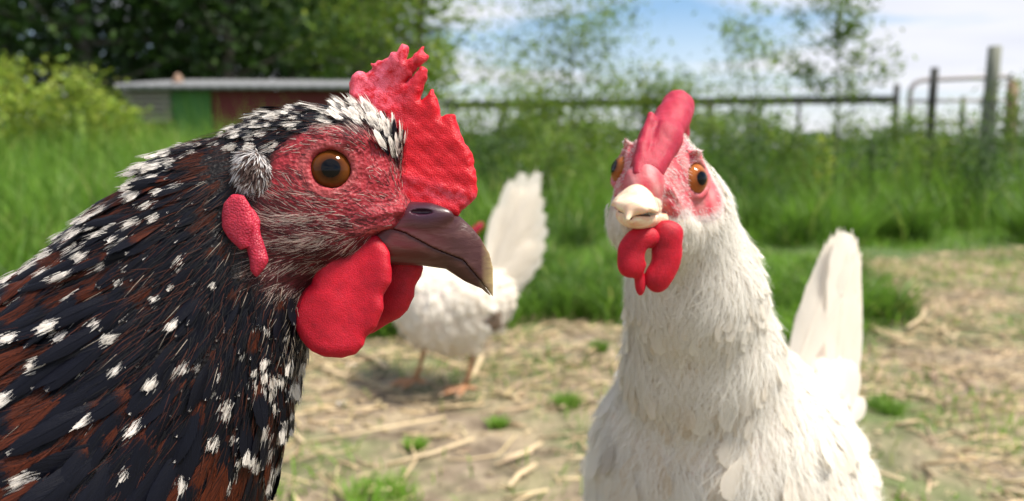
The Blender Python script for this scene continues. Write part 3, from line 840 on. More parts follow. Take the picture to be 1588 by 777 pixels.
# patches of tone and spangle over the neck
pn = wob(pts[:, 0] * 1000, pts[:, 1] * 1000, pts[:, 2] * 1000, 6.)
tone = np.clip(v[:, 5] + .22 * rng.standard_normal(n_) + .35 * pn, 0, 1.1)
low_ = np.clip((q[:, 1] - .45 * q[:, 0] - 250) / 150, 0, 1)
tip = np.where(rng.random(n_) < (v[:, 6] + .18 * pn) * (1 - .10 * low_), v[:, 7] * rng.uniform(.45, 1.15, n_) * (1 - .2 * low_), 0)
colf = np.stack([tone, tip, rng.random(n_)], 1)
fr = bases(nrm, d, rng.normal(0, .16, n_), np.radians(v[:, 8] + rng.normal(0, 3, n_)), rng.normal(0, .2, n_))
pts = pts + nrm * (np.clip(Ln - .013, 0, .025) * .13 - .0005)[:, None]
def pick_largest(pts, nrm, area, n):
    X, Y, Dp = proj(pts)
    vis = (X > 5) & (X < 1583) & (Y > 5) & (Y < 772)
    fac = (nrm * unit(CAM - pts)).sum(1)
    sc = np.where(vis & (fac > .15), area * fac / Dp ** 2, 0)
    o = np.argsort(-sc)[:n]; return o[sc[o] > 0]
sel = pick_largest(pts, nrm, Ln * Wd, 280)
msk = np.ones(n_, bool); msk[sel] = False
sub = lambda fr, m: tuple(x[m] for x in fr)
single_feathers('feather', VAR_S, pts, fr, Ln, Wd, vid, colf, M['spangled'], hen_s, sel)
lay_feathers('plumage', VAR_S, pts[msk], sub(fr, msk), Ln[msk], Wd[msk], vid[msk], colf[msk], M['spangled'], hen_s)
print('speckled feathers', n_)
ks_ = np.nonzero((tip > .12) & (lambda m: m)(np.linalg.norm(pts - SF.world(np.array([[-40., 0, -40]]))[0], axis=1) < .16))[0]
ks_ = np.repeat(ks_, 14); ns_ = len(ks_)
tt_ = 1 - tip[ks_] * rng.uniform(.25, 1.1, ns_)
ps_ = pts[ks_] + fr[0][ks_] * (Ln[ks_] * tt_)[:, None] + fr[1][ks_] * (Wd[ks_] * rng.uniform(-.8, .8, ns_))[:, None] + fr[2][ks_] * .0003 - fr[2][ks_] * (Ln[ks_] * .10 * tt_ ** 2)[:, None]
bristles('spangle_barbs', ps_, tuple(x[ks_] for x in bases(fr[2], fr[0], np.zeros(n_), np.zeros(n_) + .04)), Ln[ks_] * np.clip(tip[ks_], .1, .4) * rng.uniform(.4, .9, ns_), rng.uniform(.00005, .00012, ns_), np.tile([.84, .80, .74], (ns_, 1)) * rng.uniform(.5, 1.05, (ns_, 1)), hen_s)
# loose filaments over the hackle
fm = np.linalg.norm(Vw - SF.world(np.array([[-40., 0, -40]]))[0], axis=1) < .13
pf_, nf_ = scatter(Vw, Qc[fm[Qc].all(1)], 40000, .00065, spk_w)
qf, lf, vf = spk_par(pf_); mf = len(pf_)
thr = np.exp(-((qf[:, 0] - 465) / 30) ** 2 - ((qf[:, 1] - 540) / 70) ** 2)
kf = rng.random(mf)
cf_ = np.where((kf < .012 + .75 * thr)[:, None], [.62, .52, .42], np.where((kf < .30)[:, None], [.11, .026, .010], [.003, .003, .005])) * rng.uniform(.5, 1.1, (mf, 1))
bristles('filaments', pf_ + nf_ * .0011, bases(nf_, vf[:, 0:1] * RIGHT - vf[:, 1:2] * UP, rng.normal(0, .2, mf), rng.uniform(.08, .28, mf)), vf[:, 2] * rng.uniform(.25, .5, mf) / 1000, rng.uniform(.00004, .0001, mf), cf_, hen_s)

# ear tuft and the fine bristles of the face
CF = np.array([  # px, py, dx, dy, length, whiteness, density
 (640, 315, -.45, -.9, 2.6, .55, .7), (622, 250, -.3, -.95, 3.4, .8, 1.2), (600, 215, -.55, -.85, 4, .9, 1.3), (560, 200, -.9, -.45, 4, .95, 1.3), (510, 195, -1, -.05, 3.5, .95, .9),
 (460, 215, -1, .1, 3, .8, .6), (590, 250, -.5, -.6, 1.6, .35, .5), (560, 270, .2, .6, 1.2, .2, .3), (600, 310, -.85, -.4, 2.4, .6, .8), (545, 320, -1, -.15, 2.4, .6, .7),
 (490, 315, -.9, -.35, 3.4, .75, 1.1), (450, 290, -.8, -.6, 3.6, .8, 1.0), (440, 250, -1, .0, 2.2, .4, .5), (420, 330, -.85, -.4, 5, .8, 1.4), (460, 350, -1, -.1, 5, .78, 1.5),
 (540, 355, -1, -.05, 3.5, .72, 1.2), (600, 335, -1, -.15, 2.4, .5, .5), (420, 380, -1, .05, 5.5, .72, 1.5), (500, 390, -1, .14, 5.5, .75, 1.5), (560, 385, -.97, .25, 4.5, .8, 1.0),
 (430, 420, -.85, .5, 6.5, .62, 1.6), (480, 415, -.9, .4, 6, .6, 1.4), (620, 405, -.8, .5, 3, .45, .5), (400, 300, -.6, -.5, 4, .8, 1.3)])
def fc_par(p):
    q, l = near_px(p); return q, l, idw(CF[:, :2], CF[:, 2:], q, 3.)
def fc_w(p):
    q, l, v = fc_par(p)
    f_ = poly_d(q[:, 0], q[:, 1], FACE)
    eye = np.hypot(q[:, 0] - 512, q[:, 1] - 262) < 42
    return np.where((f_ > -6) & ~eye & (q[:, 0] < 655), v[:, 4] ** 2.2, 0)
fm = (np.abs(Vw - SF.world(np.array([[0., 0, 0]]))[0]).max(1) < .04)
fq = Qc[fm[Qc].all(1)]
p2, n2_ = scatter(Vw, fq, 10500, .00018, fc_w)
q, l, v = fc_par(p2); m_ = len(p2)
d = v[:, 0:1] * RIGHT - v[:, 1:2] * UP
cl = wob(q[:, 0] * .25, q[:, 1], q[:, 1] * .3, 9.)
wt = rng.random(m_) < v[:, 3] * .55 + .45 * cl - .08
hc = np.where(wt[:, None], np.array([.78, .62, .55]) * rng.uniform(.35, 1.05, (m_, 1)), np.array([.06, .012, .014]) * rng.uniform(.3, 3, (m_, 1)))
bristles('face_bristles', p2, bases(n2_, d, rng.normal(0, .22, m_) + .3 * cl, rng.uniform(.06, .30, m_)), v[:, 2] * rng.uniform(.5, 1.2, m_) / 1000, rng.uniform(.00004, .00011, m_), np.clip(hc, 0, .9), hen_s)
for mir in (-1, 1):                        # tiny lashes under and over the eye
    an = np.concatenate([np.linspace(R(200), R(345), 34), np.linspace(R(20), R(160), 26)]); nx_, ny_ = math.sin(R(9)), math.cos(R(9))
    ra = 8.3; al = ra * np.cos(an); zl = ra * np.sin(an); dl_ = np.full(len(an), 3.9)
    loc = np.stack([EYE[0] + al * ny_ + dl_ * nx_, mir * (EYE[1] - al * nx_ + dl_ * ny_), EYE[2] + zl], 1)
    out = np.stack([al / ra * ny_ - .2, np.full(len(an), mir * .55), zl / ra], 1)
    nl = np.tile(FWD * mir, (len(an), 1))
    bristles('eyelashes', SF.world(loc), bases(nl, csdir(out @ SF.m), rng.normal(0, .15, len(an)), np.full(len(an), .15)), rng.uniform(.0007, .0012, len(an)), np.full(len(an), .00011), np.tile([.62, .34, .26], (len(an), 1)) * rng.uniform(.5, 1.1, (len(an), 1)), hen_s)
for mir in (-1, 1):                        # tuft over the ear opening

    cx, cz = hl(392, 262, -15)
    V, Q = sdf_mesh(lambda a, b, c: ell(a, b, c, (cx, mir * 14.5, cz - 1), (4.6, 4.2, 6.0)), box_axes((cx - 8, mir * 14.5 - 7, cz - 10), (cx + 8, mir * 14.5 + 7, cz + 8), .6))
    tw = SF.world(V)
    p3, n3 = scatter(tw, Q, 12000, .00024)
    l3 = SF.from_cs((p3 - CAM) @ np.array([RIGHT, UP, FWD]).T * 1000)
    m3 = len(p3); hgt = (l3[:, 2] - cz + 6) / 12
    d3 = np.tile(-UP * .85 - RIGHT * .35, (m3, 1)) + RIGHT * ((l3[:, 0:1] - cx) / 12) + UP * .8 * np.clip(hgt - .85, 0, 1)[:, None] * 3
    brown = (np.hypot(l3[:, 0] - cx - .8, l3[:, 2] - cz + 0.5) < 2.9 + 1.2 * rng.standard_normal(m3))
    c3 = np.where(brown[:, None], [.10, .05, .04], np.where(rng.random(m3)[:, None] < .22, [.30, .22, .18], [.86, .84, .84])) * rng.uniform(.7, 1.0, (m3, 1))
    bristles('ear_tuft', p3, bases(n3, d3, rng.normal(0, .3, m3), rng.uniform(.1, .6, m3)), rng.uniform(.0018, .0042, m3), rng.uniform(.00016, .0003, m3), c3, hen_s)

# wing, tail and legs (mostly outside the frame)
VAR_B = [feather(12, 'blade', .012, .05, 30 + s, fray=.03) for s in range(3)]
def blades(name, parent, roots, dirs, normals, Ls, Ws, cols, material):
    roots, dirs, normals = map(lambda x: np.asarray(x, float), (roots, dirs, normals))
    n = len(roots); z = np.zeros(n)
    dirs = unit(dirs); normals = unit(normals); normals = unit(normals - (normals * dirs).sum(1, keepdims=True) * dirs)
    fr = bases(normals, dirs, z, z)
    single_feathers(name, VAR_B, roots, fr, np.asarray(Ls, float), np.asarray(Ws, float), np.arange(n) % 3, np.asarray(cols, float), material, parent, range(n))
back = -RIGHT
for s_ in (-1, 1):
    rt = [SF.world(np.array([[-130. - 9 * i, s_ * (64 - i * .6), -150. - 7 * i]]))[0] for i in range(9)]
    blades('wing_feather', hen_s, rt, [back * 1 - UP * (.10 + .04 * i) for i in range(9)], [FWD * s_ + UP * .3] * 9, [.13 - .004 * i for i in range(9)], [.013] * 9, [[.4, .12, i / 9] for i in range(9)], M['spangled'])
rt = [SF.world(np.array([[-272., (i - 5) * 3.2, -160.]]))[0] for i in range(11)]
blades('tail_feather', hen_s, rt, [back * .75 + UP * .65 + FWD * (i - 5) * .05 for i in range(11)], [FWD * (1 if i > 5 else -1) + UP * .4 for i in range(11)], [.15] * 11, [.016] * 11, [[.9, .1, i / 11] for i in range(11)], M['spangled'])
for s_ in (-1, 1):
    hp = SF.world(np.array([[-172., s_ * 32, -255.]]))[0]
    leg(hen_s, hp, [hp[0] + .015, hp[1], 0.002], R(5 * s_), 1.15)

# ================================================================== white hen (facing the camera)
t1 = unit(np.array([-21.7, -18.4, -47.8]))
b1 = unit(np.array([.94, -.17, 0]) - 0); b1 = unit(np.array([.94, -.17, -.36]) - t1 * (np.array([.94, -.17, -.36]) @ t1))
q1 = np.array([0., 1, 0]); q1 = unit(q1 - t1 * (q1 @ t1) - b1 * (q1 @ b1))
a1 = unit(.791 * t1 + .611 * q1); c1 = unit(-.611 * t1 + .791 * q1)
ec = cs(1022, 276, .288)
WFm = Frame(ec - (a1 * EYE[0] + c1 * EYE[2]), a1, b1, c1)
base_w = P(1180, 720, .46); base_w[2] = 0
hen_w = thing('white_hen', base_w, 'white hen facing the camera with thick pink comb and pale beak, tail raised', 'hen')
WB = [((1062, 330, .302), 17), ((1076, 450, .325), 23.5), ((1088, 555, .348), 30), ((1112, 705, .385), 57), ((1122, 800, .40), 66), ((1165, 775, .47), 63), ((1222, 745, .54), 44), ((1266, 620, .56), 23), ((1300, 480, .575), 11), ((1316, 420, .58), 5)]
WB = [(cs(*p), r) for p, r in WB]
EYE_W = (5.0, 11.0, 2.0); PHI_W = R(36)
def wh_sdf(U, V_, W):
    a, b, c = WFm.grid(U, V_, W)
    f = head_sdf(a, b, c, EYE_W, PHI_W, 9.5, 15.0, 1.2, True)
    g = None
    for (p, r1), (q, r2) in zip(WB[:-1], WB[1:]):
        x = cone(U, V_, W, p, q, r1, r2)
        g = x if g is None else smin(g, x, 14)
    g = smin(g, ell(U, V_, W, cs(1240, 710, .50), (17, 42, 66)), 16)      # folded wing on her left side
    g = smin(g, ell(U, V_, W, cs(985, 740, .44), (22, 45, 75)), 16)
    return smin(f, g, 8)
e0 = WFm.o
lo, hi = np.array([ec[0] - 75, -330, 255]), np.array([235, 60, 690])
axs = [axis([(lo[0], 4), (e0[0] - 26, 1.1), (e0[0] + 28, 4), hi[0]]), axis([(lo[1], 4), (e0[1] - 30, 1.1), (e0[1] + 26, 4), hi[1]]),
       axis([(e0[2] - 34, 1.1), (e0[2] + 28, 4), hi[2]])]
Vc, Qc2 = sdf_mesh(wh_sdf, axs)
Qc2 = Qc2[:, ::-1]; Vw2 = cs2w(Vc)
lw = WFm.from_cs(Vc)
def red_face(l):
    """1 on the bare red skin of the face (head-local mm)"""
    a, b, c = l[:, 0], np.abs(l[:, 1]), l[:, 2]
    e = 1 - np.clip((np.hypot((a - 5) / 14.0, (c - 1) / 12.5) - .85) / .25, 0, 1)
    lore = 1 - np.clip((np.hypot((a - 21) / 17, (c + 2) / 14) - .85) / .25, 0, 1)
    fh = 1 - np.clip((np.hypot((a - 12) / 12, (c - 8) / 13) - .85) / .25, 0, 1)
    r = np.maximum(np.maximum(e * (b > 6), lore), fh * (b < 11))
    r = np.maximum(r, (a > 12) & (c > -16) & (b < 12))
    return np.where((l[:, 0] > -12) & (l[:, 2] > -20), r, 0)
rf = red_face(lw)[:, None] * (.85 + .15 * wob(lw[:, 0], lw[:, 1], lw[:, 2], 1.5)[:, None])
colw = np.array([.86, .80, .73]) * (1 - rf) + np.array([.50, .022, .05]) * rf
body_w = mesh_obj('body', Vw2, [Qc2], M['skin_white'], hen_w, col=colw)
def wseam(a): return -16.3 - .40 * (a - 18) - 2.6 * np.maximum(a - 33.2, 0)
def wub(a, b, c):
    k = np.clip(1 + (c + 20) * .15, .8, 3.2) / 1.75            # roof shaped: narrow ridge, wide cutting edges
    f = cone(a, b * k, c, (20, 0, -13.5), (30, 0, -17.5), 6.8, 5.0)
    f = smin(f, cone(a, b * k, c, (30, 0, -17.5), (35, 0, -22), 4.6, 2.6), 2)
    f = smin(f, cone(a, b, c, (35, 0, -22), (36.6, 0, -27), 2.4, .7), 1.5)
    return np.maximum(f, (wseam(a) - c) * .9) + .05 * wob(a, b, c, 1.6)
def wlb(a, b, c):
    f = smin(cone(a, b / 1.65, c, (16, 0, -18.5), (27, 0, -22.5), 5.6, 4.0), cone(a, b / 1.3, c, (27, 0, -22), (32.5, 0, -25.8), 3.6, 1.4), 2)
    return np.maximum(f, (c - (wseam(a) - .5 - .08 * (a - 18) + .0 * b)) * .9)
def wlc(V):
    k_ = beak_col(V, False) * [1, 0, 1]
    k_[:, 1] = np.clip((V[:, 2] - (wseam(V[:, 0]) - .7 - .08 * (V[:, 0] - 18))) / .3 + 1, 0, 1) * .9 * (np.abs(V[:, 1]) < 5.5)
    return k_
add_local('upper_beak', wub, (12, -11, -34), (40, 11, -2), .42, WFm, M['beak_pale'], hen_w, lambda V: beak_col(V, True) * [1, 0, 1])
add_local('lower_beak', wlb, (9, -11, -34), (38, 11, -8), .42, WFm, M['beak_pale'], hen_w, wlc)
for s_ in (-1, 1): add_eye(WFm, s_, M['eye_orange'], hen_w, fwd=math.tan(PHI_W), up=-.05, eye=EYE_W)
def wcomb(a, b, c):
    f = cone(a, b * .85, c, (26, 0, -5), (18, .4, 11), 5.2, 6.2)
    f = smin(f, cone(a, b * .9, c, (18, .4, 11), (9, 1, 24), 6.2, 5.8), 3)
    f = smin(f, cone(a, b, c, (9, 1, 24), (3.5, .8, 31.5), 5.6, 6.0), 3)
    f = smin(f, cone(a, b, c, (3.5, .8, 30), (-9, .3, 26), 5.6, 4.2), 3)
    f = smin(f, cone(a, b, c, (-9, .3, 26), (-19, 0, 17), 4.2, 2.5), 3)
    f = smin(f, cone(a, b, c, (31.5, -1.6, -9), (28, -2.8, 3), 2.0, 2.0), 2)
    f = smin(f, cone(a, b, c, (28, -2.8, 3), (20.5, -4.4, 18), 1.9, 1.5), 1.2)
    f = np.maximum(f, -cone(a, b, c, (30, .4, 1), (23.5, -.8, 16), .8, .8) + .1) 
    return f + .16 * wob(a, b, c, 2.6) + .12 * wob(a, b, c, .9, 1)
add_local('comb', wcomb, (-24, -11, -13), (36, 11, 40), .6, WFm, M['comb_pink'], hen_w, lambda V: np.zeros((len(V), 3)))
def cs_part(name, f, lo, hi, h, material, parent, colf=None):
    V, Q = sdf_mesh(f, box_axes(lo, hi, h))
    return mesh_obj(name, cs2w(V), [Q[:, ::-1]], material, parent, col=(colf(V) if colf else np.zeros((len(V), 3))))
def wwat(parts):
    def f(U, V_, W):
        g = None
        for c, r in parts:
            x = ell(U, V_, W, cs(*c), r); g = x if g is None else smin(g, x, 2.5)
        g = np.maximum(g, -ell(U, V_, W, cs(1006, 397, .262), (1.5, 2.9, 9)))
        return g + .15 * wob(U, V_, W, 2.)
    return f
for pr in ([((982, 394, .262), (5.3, 7.6, 2.4)), ((976, 412, .262), (3.6, 3.6, 2.0)), ((1000, 368, .262), (5.4, 3.8, 2.6)), ((993, 440, .264), (1.9, 4.2, 1.6))],
           [((1034, 392, .264), (5.2, 9.2, 3.0)), ((1020, 430, .264), (4.6, 5.4, 2.4)), ((1034, 362, .264), (5.6, 4.5, 3.4))]):
    c = cs(*pr[0][0]); add = cs_part('wattle', wwat(pr), c - [17, 20, 10], c + [17, 16, 10], .6, M['wattle'], hen_w)

# px, py, w(m), direction (u, v, w), length, half width, spacing, lift
CW = [(1045, 215, .29, 0, .3, 1, 3, 1.1, 1.0, 3), (1100, 240, .29, .3, -.3, 1, 3, 1.1, 1.0, 3), (985, 215, .29, -.3, 0, 1, 3, 1.1, 1.0, 3), (1120, 320, .29, .35, -.9, .5, 8, 2.0, 2.0, 13),
      (1080, 340, .275, .3, -1, .2, 5, 1.3, 1.6, 12), (1070, 390, .29, 0, -1, 0, 10, 2.2, 2.9, 12), (1150, 400, .32, .35, -1, .2, 15, 2.8, 3.8, 14), (970, 450, .315, -.1, -1, .1, 14, 2.8, 3.6, 10),
      (1070, 470, .30, 0, -1, 0, 16, 3.2, 4, 9), (1190, 480, .33, .3, -1, .2, 18, 3.5, 4.5, 12), (960, 560, .34, -.3, -1, .1, 20, 4.5, 5.5, 9), (1080, 580, .315, 0, -1, .05, 20, 5, 6, 9),
      (1200, 590, .34, .3, -1, .2, 22, 5, 6.2, 9), (930, 680, .37, -.2, -1, .3, 24, 7, 7.5, 8), (1080, 720, .32, 0, -1, .05, 24, 7.5, 8, 8), (1230, 700, .36, .3, -.9, .5, 26, 7, 7.5, 8),
      (1260, 600, .45, .4, -.3, 1, 28, 8, 8.5, 7), (1320, 680, .46, .15, -.45, 1, 32, 8.5, 9, 7), (1120, 600, .46, .1, 0, 1, 30, 8, 9, 7), (950, 720, .46, .1, -.4, 1, 32, 8.5, 9, 7),
      (1300, 780, .52, .1, -.4, 1, 34, 8.5, 9.5, 7), (1100, 1100, .45, 0, -.5, 1, 30, 8, 10, 8), (1250, 600, .53, .25, .95, .2, 34, 7, 7, 2), (1300, 480, .56, .2, 1, .05, 34, 7, 7, 0), (1318, 400, .58, .1, 1, .0, 26, 6, 6, 0), (1290, 640, .60, .2, .3, 1, 34, 7, 9, 10)]
CWp = np.array([cs(*r[:3]) for r in CW]); CWv = np.array([r[3:] for r in CW], float)
w2cs = lambda p: (p - CAM) @ np.array([RIGHT, UP, FWD]).T * 1000
def w_par(p): return idw(CWp, CWv, w2cs(p), 4.)
def w_w(p):
    l = WFm.from_cs(w2cs(p))
    k_ = w2cs(p); up_ = (k_[:, 2] > 525) & (k_[:, 1] > cs(0, 600, .56)[1])
    return np.where((red_face(l) > .3) | up_ | (np.hypot(l[:, 0] - 5, l[:, 2] - 4) < 14) & (np.abs(l[:, 1]) > 7) & (l[:, 0] > -4) | ((l[:, 0] > 10) & (l[:, 2] > -16)), 0, 1 / w_par(p)[:, 5] ** 2)
pts, nrm = scatter(Vw2, Qc2, 22000, lambda p: w_par(p)[:, 5] / 1000 * .84, w_w)
v = w_par(pts); n_ = len(pts)
VAR_W = [feather(6, 'round', .05, .08, 10 + s, quill=False, fray=.08) for s in range(4)]
vid = rng.integers(0, 4, n_)
Ln = v[:, 3] * rng.uniform(.8, 1.2, n_) / 1000; Wd = 1.15 * v[:, 4] * rng.uniform(.85, 1.2, n_) / 1000
pc = w2cs(pts)
stain = np.exp(-((pc - cs(1285, 700, .45)) ** 2).sum(1) / 30 ** 2) * .6 + np.exp(-((pc - cs(1060, 640, .33)) ** 2).sum(1) / 40 ** 2) * .45
colf = np.stack([np.clip(.12 + .12 * rng.standard_normal(n_) + stain * (rng.random(n_) < .6), 0, 1), np.where(rng.random(n_) < .004, .5, 0), rng.random(n_)], 1)
fr = bases(nrm, csdir(v[:, :3]), rng.normal(0, .28, n_), np.radians(v[:, 6] * .55 + rng.normal(0, 1.6, n_)), rng.normal(0, .14, n_))
pts = pts + nrm * (np.clip(Ln - .018, 0, .01) * .10)[:, None]
sel = pick_largest(pts, nrm, Ln * Wd, 280)
msk = np.ones(n_, bool); msk[sel] = False
single_feathers('feather', VAR_W, pts, fr, Ln, Wd, vid, colf, M['white_feather'], hen_w, sel)
lay_feathers('plumage', VAR_W, pts[msk], sub(fr, msk), Ln[msk], Wd[msk], vid[msk], colf[msk], M['white_feather'], hen_w)
print('white feathers', n_)
# loose down filaments that soften the outline
fm = (Vc[:, 2] < 520)
fq = Qc2[fm[Qc2].all(1)]
pd, nd = scatter(Vw2, fq, 110000, .0004, lambda p: np.where((lambda l: (red_face(l) > .2) | (np.hypot(l[:, 0] - 5, l[:, 2] - 5) < 14) & (np.abs(l[:, 1]) > 7) & (l[:, 0] > -6) | ((l[:, 0] > 10) & (l[:, 2] > -16)))(WFm.from_cs(w2cs(p))), 0, 1 / w_par(p)[:, 5] ** 1.5))
vd = w_par(pd); md = len(pd)
bristles('down', pd + nd * .0014, bases(nd, csdir(vd[:, :3]), rng.normal(0, .4, md) + .35 * wob(pd[:, 0] * 1e3, pd[:, 1] * 1e3, pd[:, 2] * 1e3, 9.), rng.uniform(.05, .32, md)), vd[:, 3] * rng.uniform(.35, .85, md) / 1000, rng.uniform(.00008, .00018, md), np.tile([.95, .93, .88], (md, 1)) * rng.uniform(.94, 1, (md, 1)), hen_w)
# short white bristles over the red skin and around it
fm = np.linalg.norm(Vc - e0, axis=1) < 40
fq = Qc2[fm[Qc2].all(1)]
def wb_w(p):
    l = WFm.from_cs(w2cs(p)); r_ = red_face(l)
    eye = np.hypot(l[:, 0] - EYE[0], l[:, 2] - EYE[2]) < 8.6
    return np.where(eye | (l[:, 0] > 26), 0, np.where((r_ > 0) & (r_ < .8), 3, .16 * (r_ > .3)))
p2, n2_ = scatter(Vw2, fq, 9000, .00028, wb_w); m_ = len(p2)
l2 = WFm.from_cs(w2cs(p2))
dl = np.stack([-np.ones(m_), .1 * np.sign(l2[:, 1]), np.where(l2[:, 2] > 4, .35, -.25)], 1)
bristles('face_bristles', p2, bases(n2_, csdir(dl @ WFm.m), rng.normal(0, .3, m_), rng.uniform(.1, .5, m_)), rng.uniform(.001, .0024, m_), rng.uniform(.00007, .00014, m_), np.tile([.88, .80, .78], (m_, 1)) * rng.uniform(.8, 1, (m_, 1)), hen_w)
# tail
rt, dr, nn, Ls, Ws, cl_ = [], [], [], [], [], []
for i in range(15):
    u_ = (i % 5) / 4; row = i // 5
    b0 = P(1232 + 82 * u_ + 4 * row, 600 - 20 * (1 - u_), .545 + .006 * (i % 3) + .012 * row)
    tip_ = P(1306 + 22 * u_ + 2 * row, 392 - 34 * math.sin(.5 + 1.7 * u_) + 14 * row, .57 + .008 * (i % 3) + .016 * row)
    rt.append(b0); dr.append(unit(tip_ - b0)); Ls.append(np.linalg.norm(tip_ - b0)); Ws.append(.0125 + .003 * rng.random())
    nn.append(-FWD + RIGHT * (u_ - .5) * 1.2); cl_.append([.12, 0, i / 15])
blades('tail_feather', hen_w, rt, dr, nn, Ls, Ws, cl_, M['white_feather'])
for s_ in (-1, 1):
    hp = P(1165 + s_ * 75, 900, .47)
    leg(hen_w, hp, [hp[0] + .004 * s_, hp[1] - .01, .002], R(-100 + 8 * s_), 1.15)

# ================================================================== ground
def struct(o): return tag(o, kind='structure')
def ground_h(x, y):
    return .008 * np.sin(x * 5.1 + 1.2 * np.sin(y * 3.3)) + .007 * np.sin(y * 7.7 + x * 2.1) + .004 * np.sin(x * 17 + y * 5) * np.sin(y * 13)
def lush_edge(x):
    """distance at which the long grass begins, across the yard"""
    e = 2.06 + .10 * np.sin(x * 5.3 + .6) + .05 * np.sin(x * 13.)
    e = np.where(x < -.45, 2.06 - (-.45 - x) * .35, e)
    e = np.where((x > 1.12), 2.25 + (x - 1.12) * 4.2, e)
    return np.clip(e, 1.2, 3.55 + .2 * np.sin(x * 3))
xs = axis([(-150, 12), (-14, 1), (-3, .12), (-1.2, .04), (2.6, .12), (6, 1), (14, 12), 160])
ys = axis([(-30, 4), (-2, .25), (.2, .04), (3.2, .15), (8, 1), (20, 10), 320])
gx, gy = np.meshgrid(xs, ys, indexing='ij')
gz = ground_h(gx, gy) * np.clip((12 - np.hypot(gx, gy)) / 4, 0, 1) + rng.normal(0, .0022, gx.shape) * (np.hypot(gx, gy) < 5)
V = np.stack([gx, gy, gz], -1).reshape(-1, 3)
ii = np.arange(gx.size).reshape(gx.shape)
Q = np.stack([ii[:-1, :-1], ii[1:, :-1], ii[1:, 1:], ii[:-1, 1:]], -1).reshape(-1, 4)
gm = np.clip((V[:, 1] - lush_edge(V[:, 0]) + .12) / .25, 0, 1)
def ground_build(t, b):
    n1 = noise(t, 2.2, 6, .6); n2 = noise(t, 14, 6, .65); n3 = noise(t, 60, 4, .6)
    dirt = ramp(t, n2, [(.3, (.10, .072, .046)), (.5, (.20, .155, .105)), (.7, (.33, .27, .19))])
    straw = mix(t, n3, (.22, .165, .095), (.44, .36, .235))
    c = mix(t, ramp(t, noise(t, 7, 5, .7), [(.45, (0, 0, 0)), (.6, (.8, .8, .8))]), dirt, straw)
    moss = mix(t, n3, (.045, .085, .018), (.13, .19, .05))
    c = mix(t, ramp(t, n1, [(.46, (0, 0, 0)), (.62, (.8, .8, .8))]), c, moss)
    a = attr(t)
    c = mix(t, a.outputs['Fac'], c, mix(t, n2, (.03, .06, .012), (.09, .15, .03)))
    L(t, c, b.inputs['Base Color'])
    bump(t, b, math_(t, 'ADD', n2, math_(t, 'MULTIPLY', n3, .4)), .8, .02)
M['ground'] = mat('trodden earth', rough=.95, build=ground_build)
struct(mesh_obj('ground', V, [Q], M['ground'], col=np.repeat(gm[:, None], 3, 1)))

# ------------------------------------------------------------------ grass
def grass_mat(name, lo, hi, yel, w_=.4):
    def f(t, b):
        a = attr(t); s = N(t, 'ShaderNodeSeparateColor'); L(t, a.outputs['Color'], s.inputs[0])
        c = mix(t, s.outputs[0], lo, hi)
        c = mix(t, s.outputs[1], c, yel)
        L(t, c, b.inputs['Base Color'])
        tl_mix(t, b, c, w_)
    return mat(name, rough=.55, build=f)
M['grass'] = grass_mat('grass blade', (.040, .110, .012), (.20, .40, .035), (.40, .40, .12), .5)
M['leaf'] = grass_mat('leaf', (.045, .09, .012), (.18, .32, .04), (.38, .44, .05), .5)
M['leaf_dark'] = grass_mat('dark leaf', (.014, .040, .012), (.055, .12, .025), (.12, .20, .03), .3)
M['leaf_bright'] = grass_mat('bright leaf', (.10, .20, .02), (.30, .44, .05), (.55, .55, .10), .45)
def blades_mesh(pts, h, wd, lean, c):
    """pts (n,3); bent blades of three segments"""
    n = len(pts); az = rng.uniform(0, 2 * math.pi, n); l = np.stack([np.cos(az), np.sin(az), 0 * az], 1)
    fa = rng.uniform(0, math.pi, n); s = np.stack([np.cos(fa), np.sin(fa), 0 * fa], 1)
    rows = []
    for tt, ww in ((0, .7), (.4, 1), (.75, .75)):
        cen = pts + np.array([0, 0, 1]) * (h * tt * (1 - .25 * lean * tt))[:, None] + l * (h * lean * tt * tt)[:, None]
        rows += [cen - s * (wd * ww)[:, None], cen + s * (wd * ww)[:, None]]
    rows.append(pts + np.array([0, 0, 1]) * (h * (1 - .35 * lean))[:, None] + l * (h * lean)[:, None])
    V = np.stack(rows, 1).reshape(-1, 3); o = (np.arange(n) * 7)[:, None]
    Q = np.concatenate([o + [0, 1, 3, 2], o + [2, 3, 5, 4]]); T = o + [4, 5, 6]
    return V, Q, T, np.repeat(c, 7, axis=0)
def grass_obj(name, pts, h, wd, lean, c, m=None, **kw):
    V, Q, T, cc_ = blades_mesh(pts, h, wd, lean, c)
    return mesh_obj(name, V, [Q, T], m or M['grass'], col=cc_, **kw)
def clumped(n, x0, x1, y0, y1, keep):
    x = rng.uniform(x0, x1, n); y = y0 + (y1 - y0) * rng.random(n)
    k = rng.random(n) < keep(x, y)
    return x[k], y[k]
def gcol(x, y, n, base=.5, dry=.04):
    c = np.zeros((n, 3)); c[:, 0] = np.clip(base + .35 * wob(x, y, y * .7, .28) + .28 * wob(x, y, x * .3, .11, 2.) + .2 * rng.standard_normal(n), 0, 1)
    c[:, 1] = np.where(rng.random(n) < dry, rng.uniform(.4, 1, n), 0.1 * rng.random(n)); return c
fov = lambda x, y, m=.35: np.abs(x) < .70 * y + m
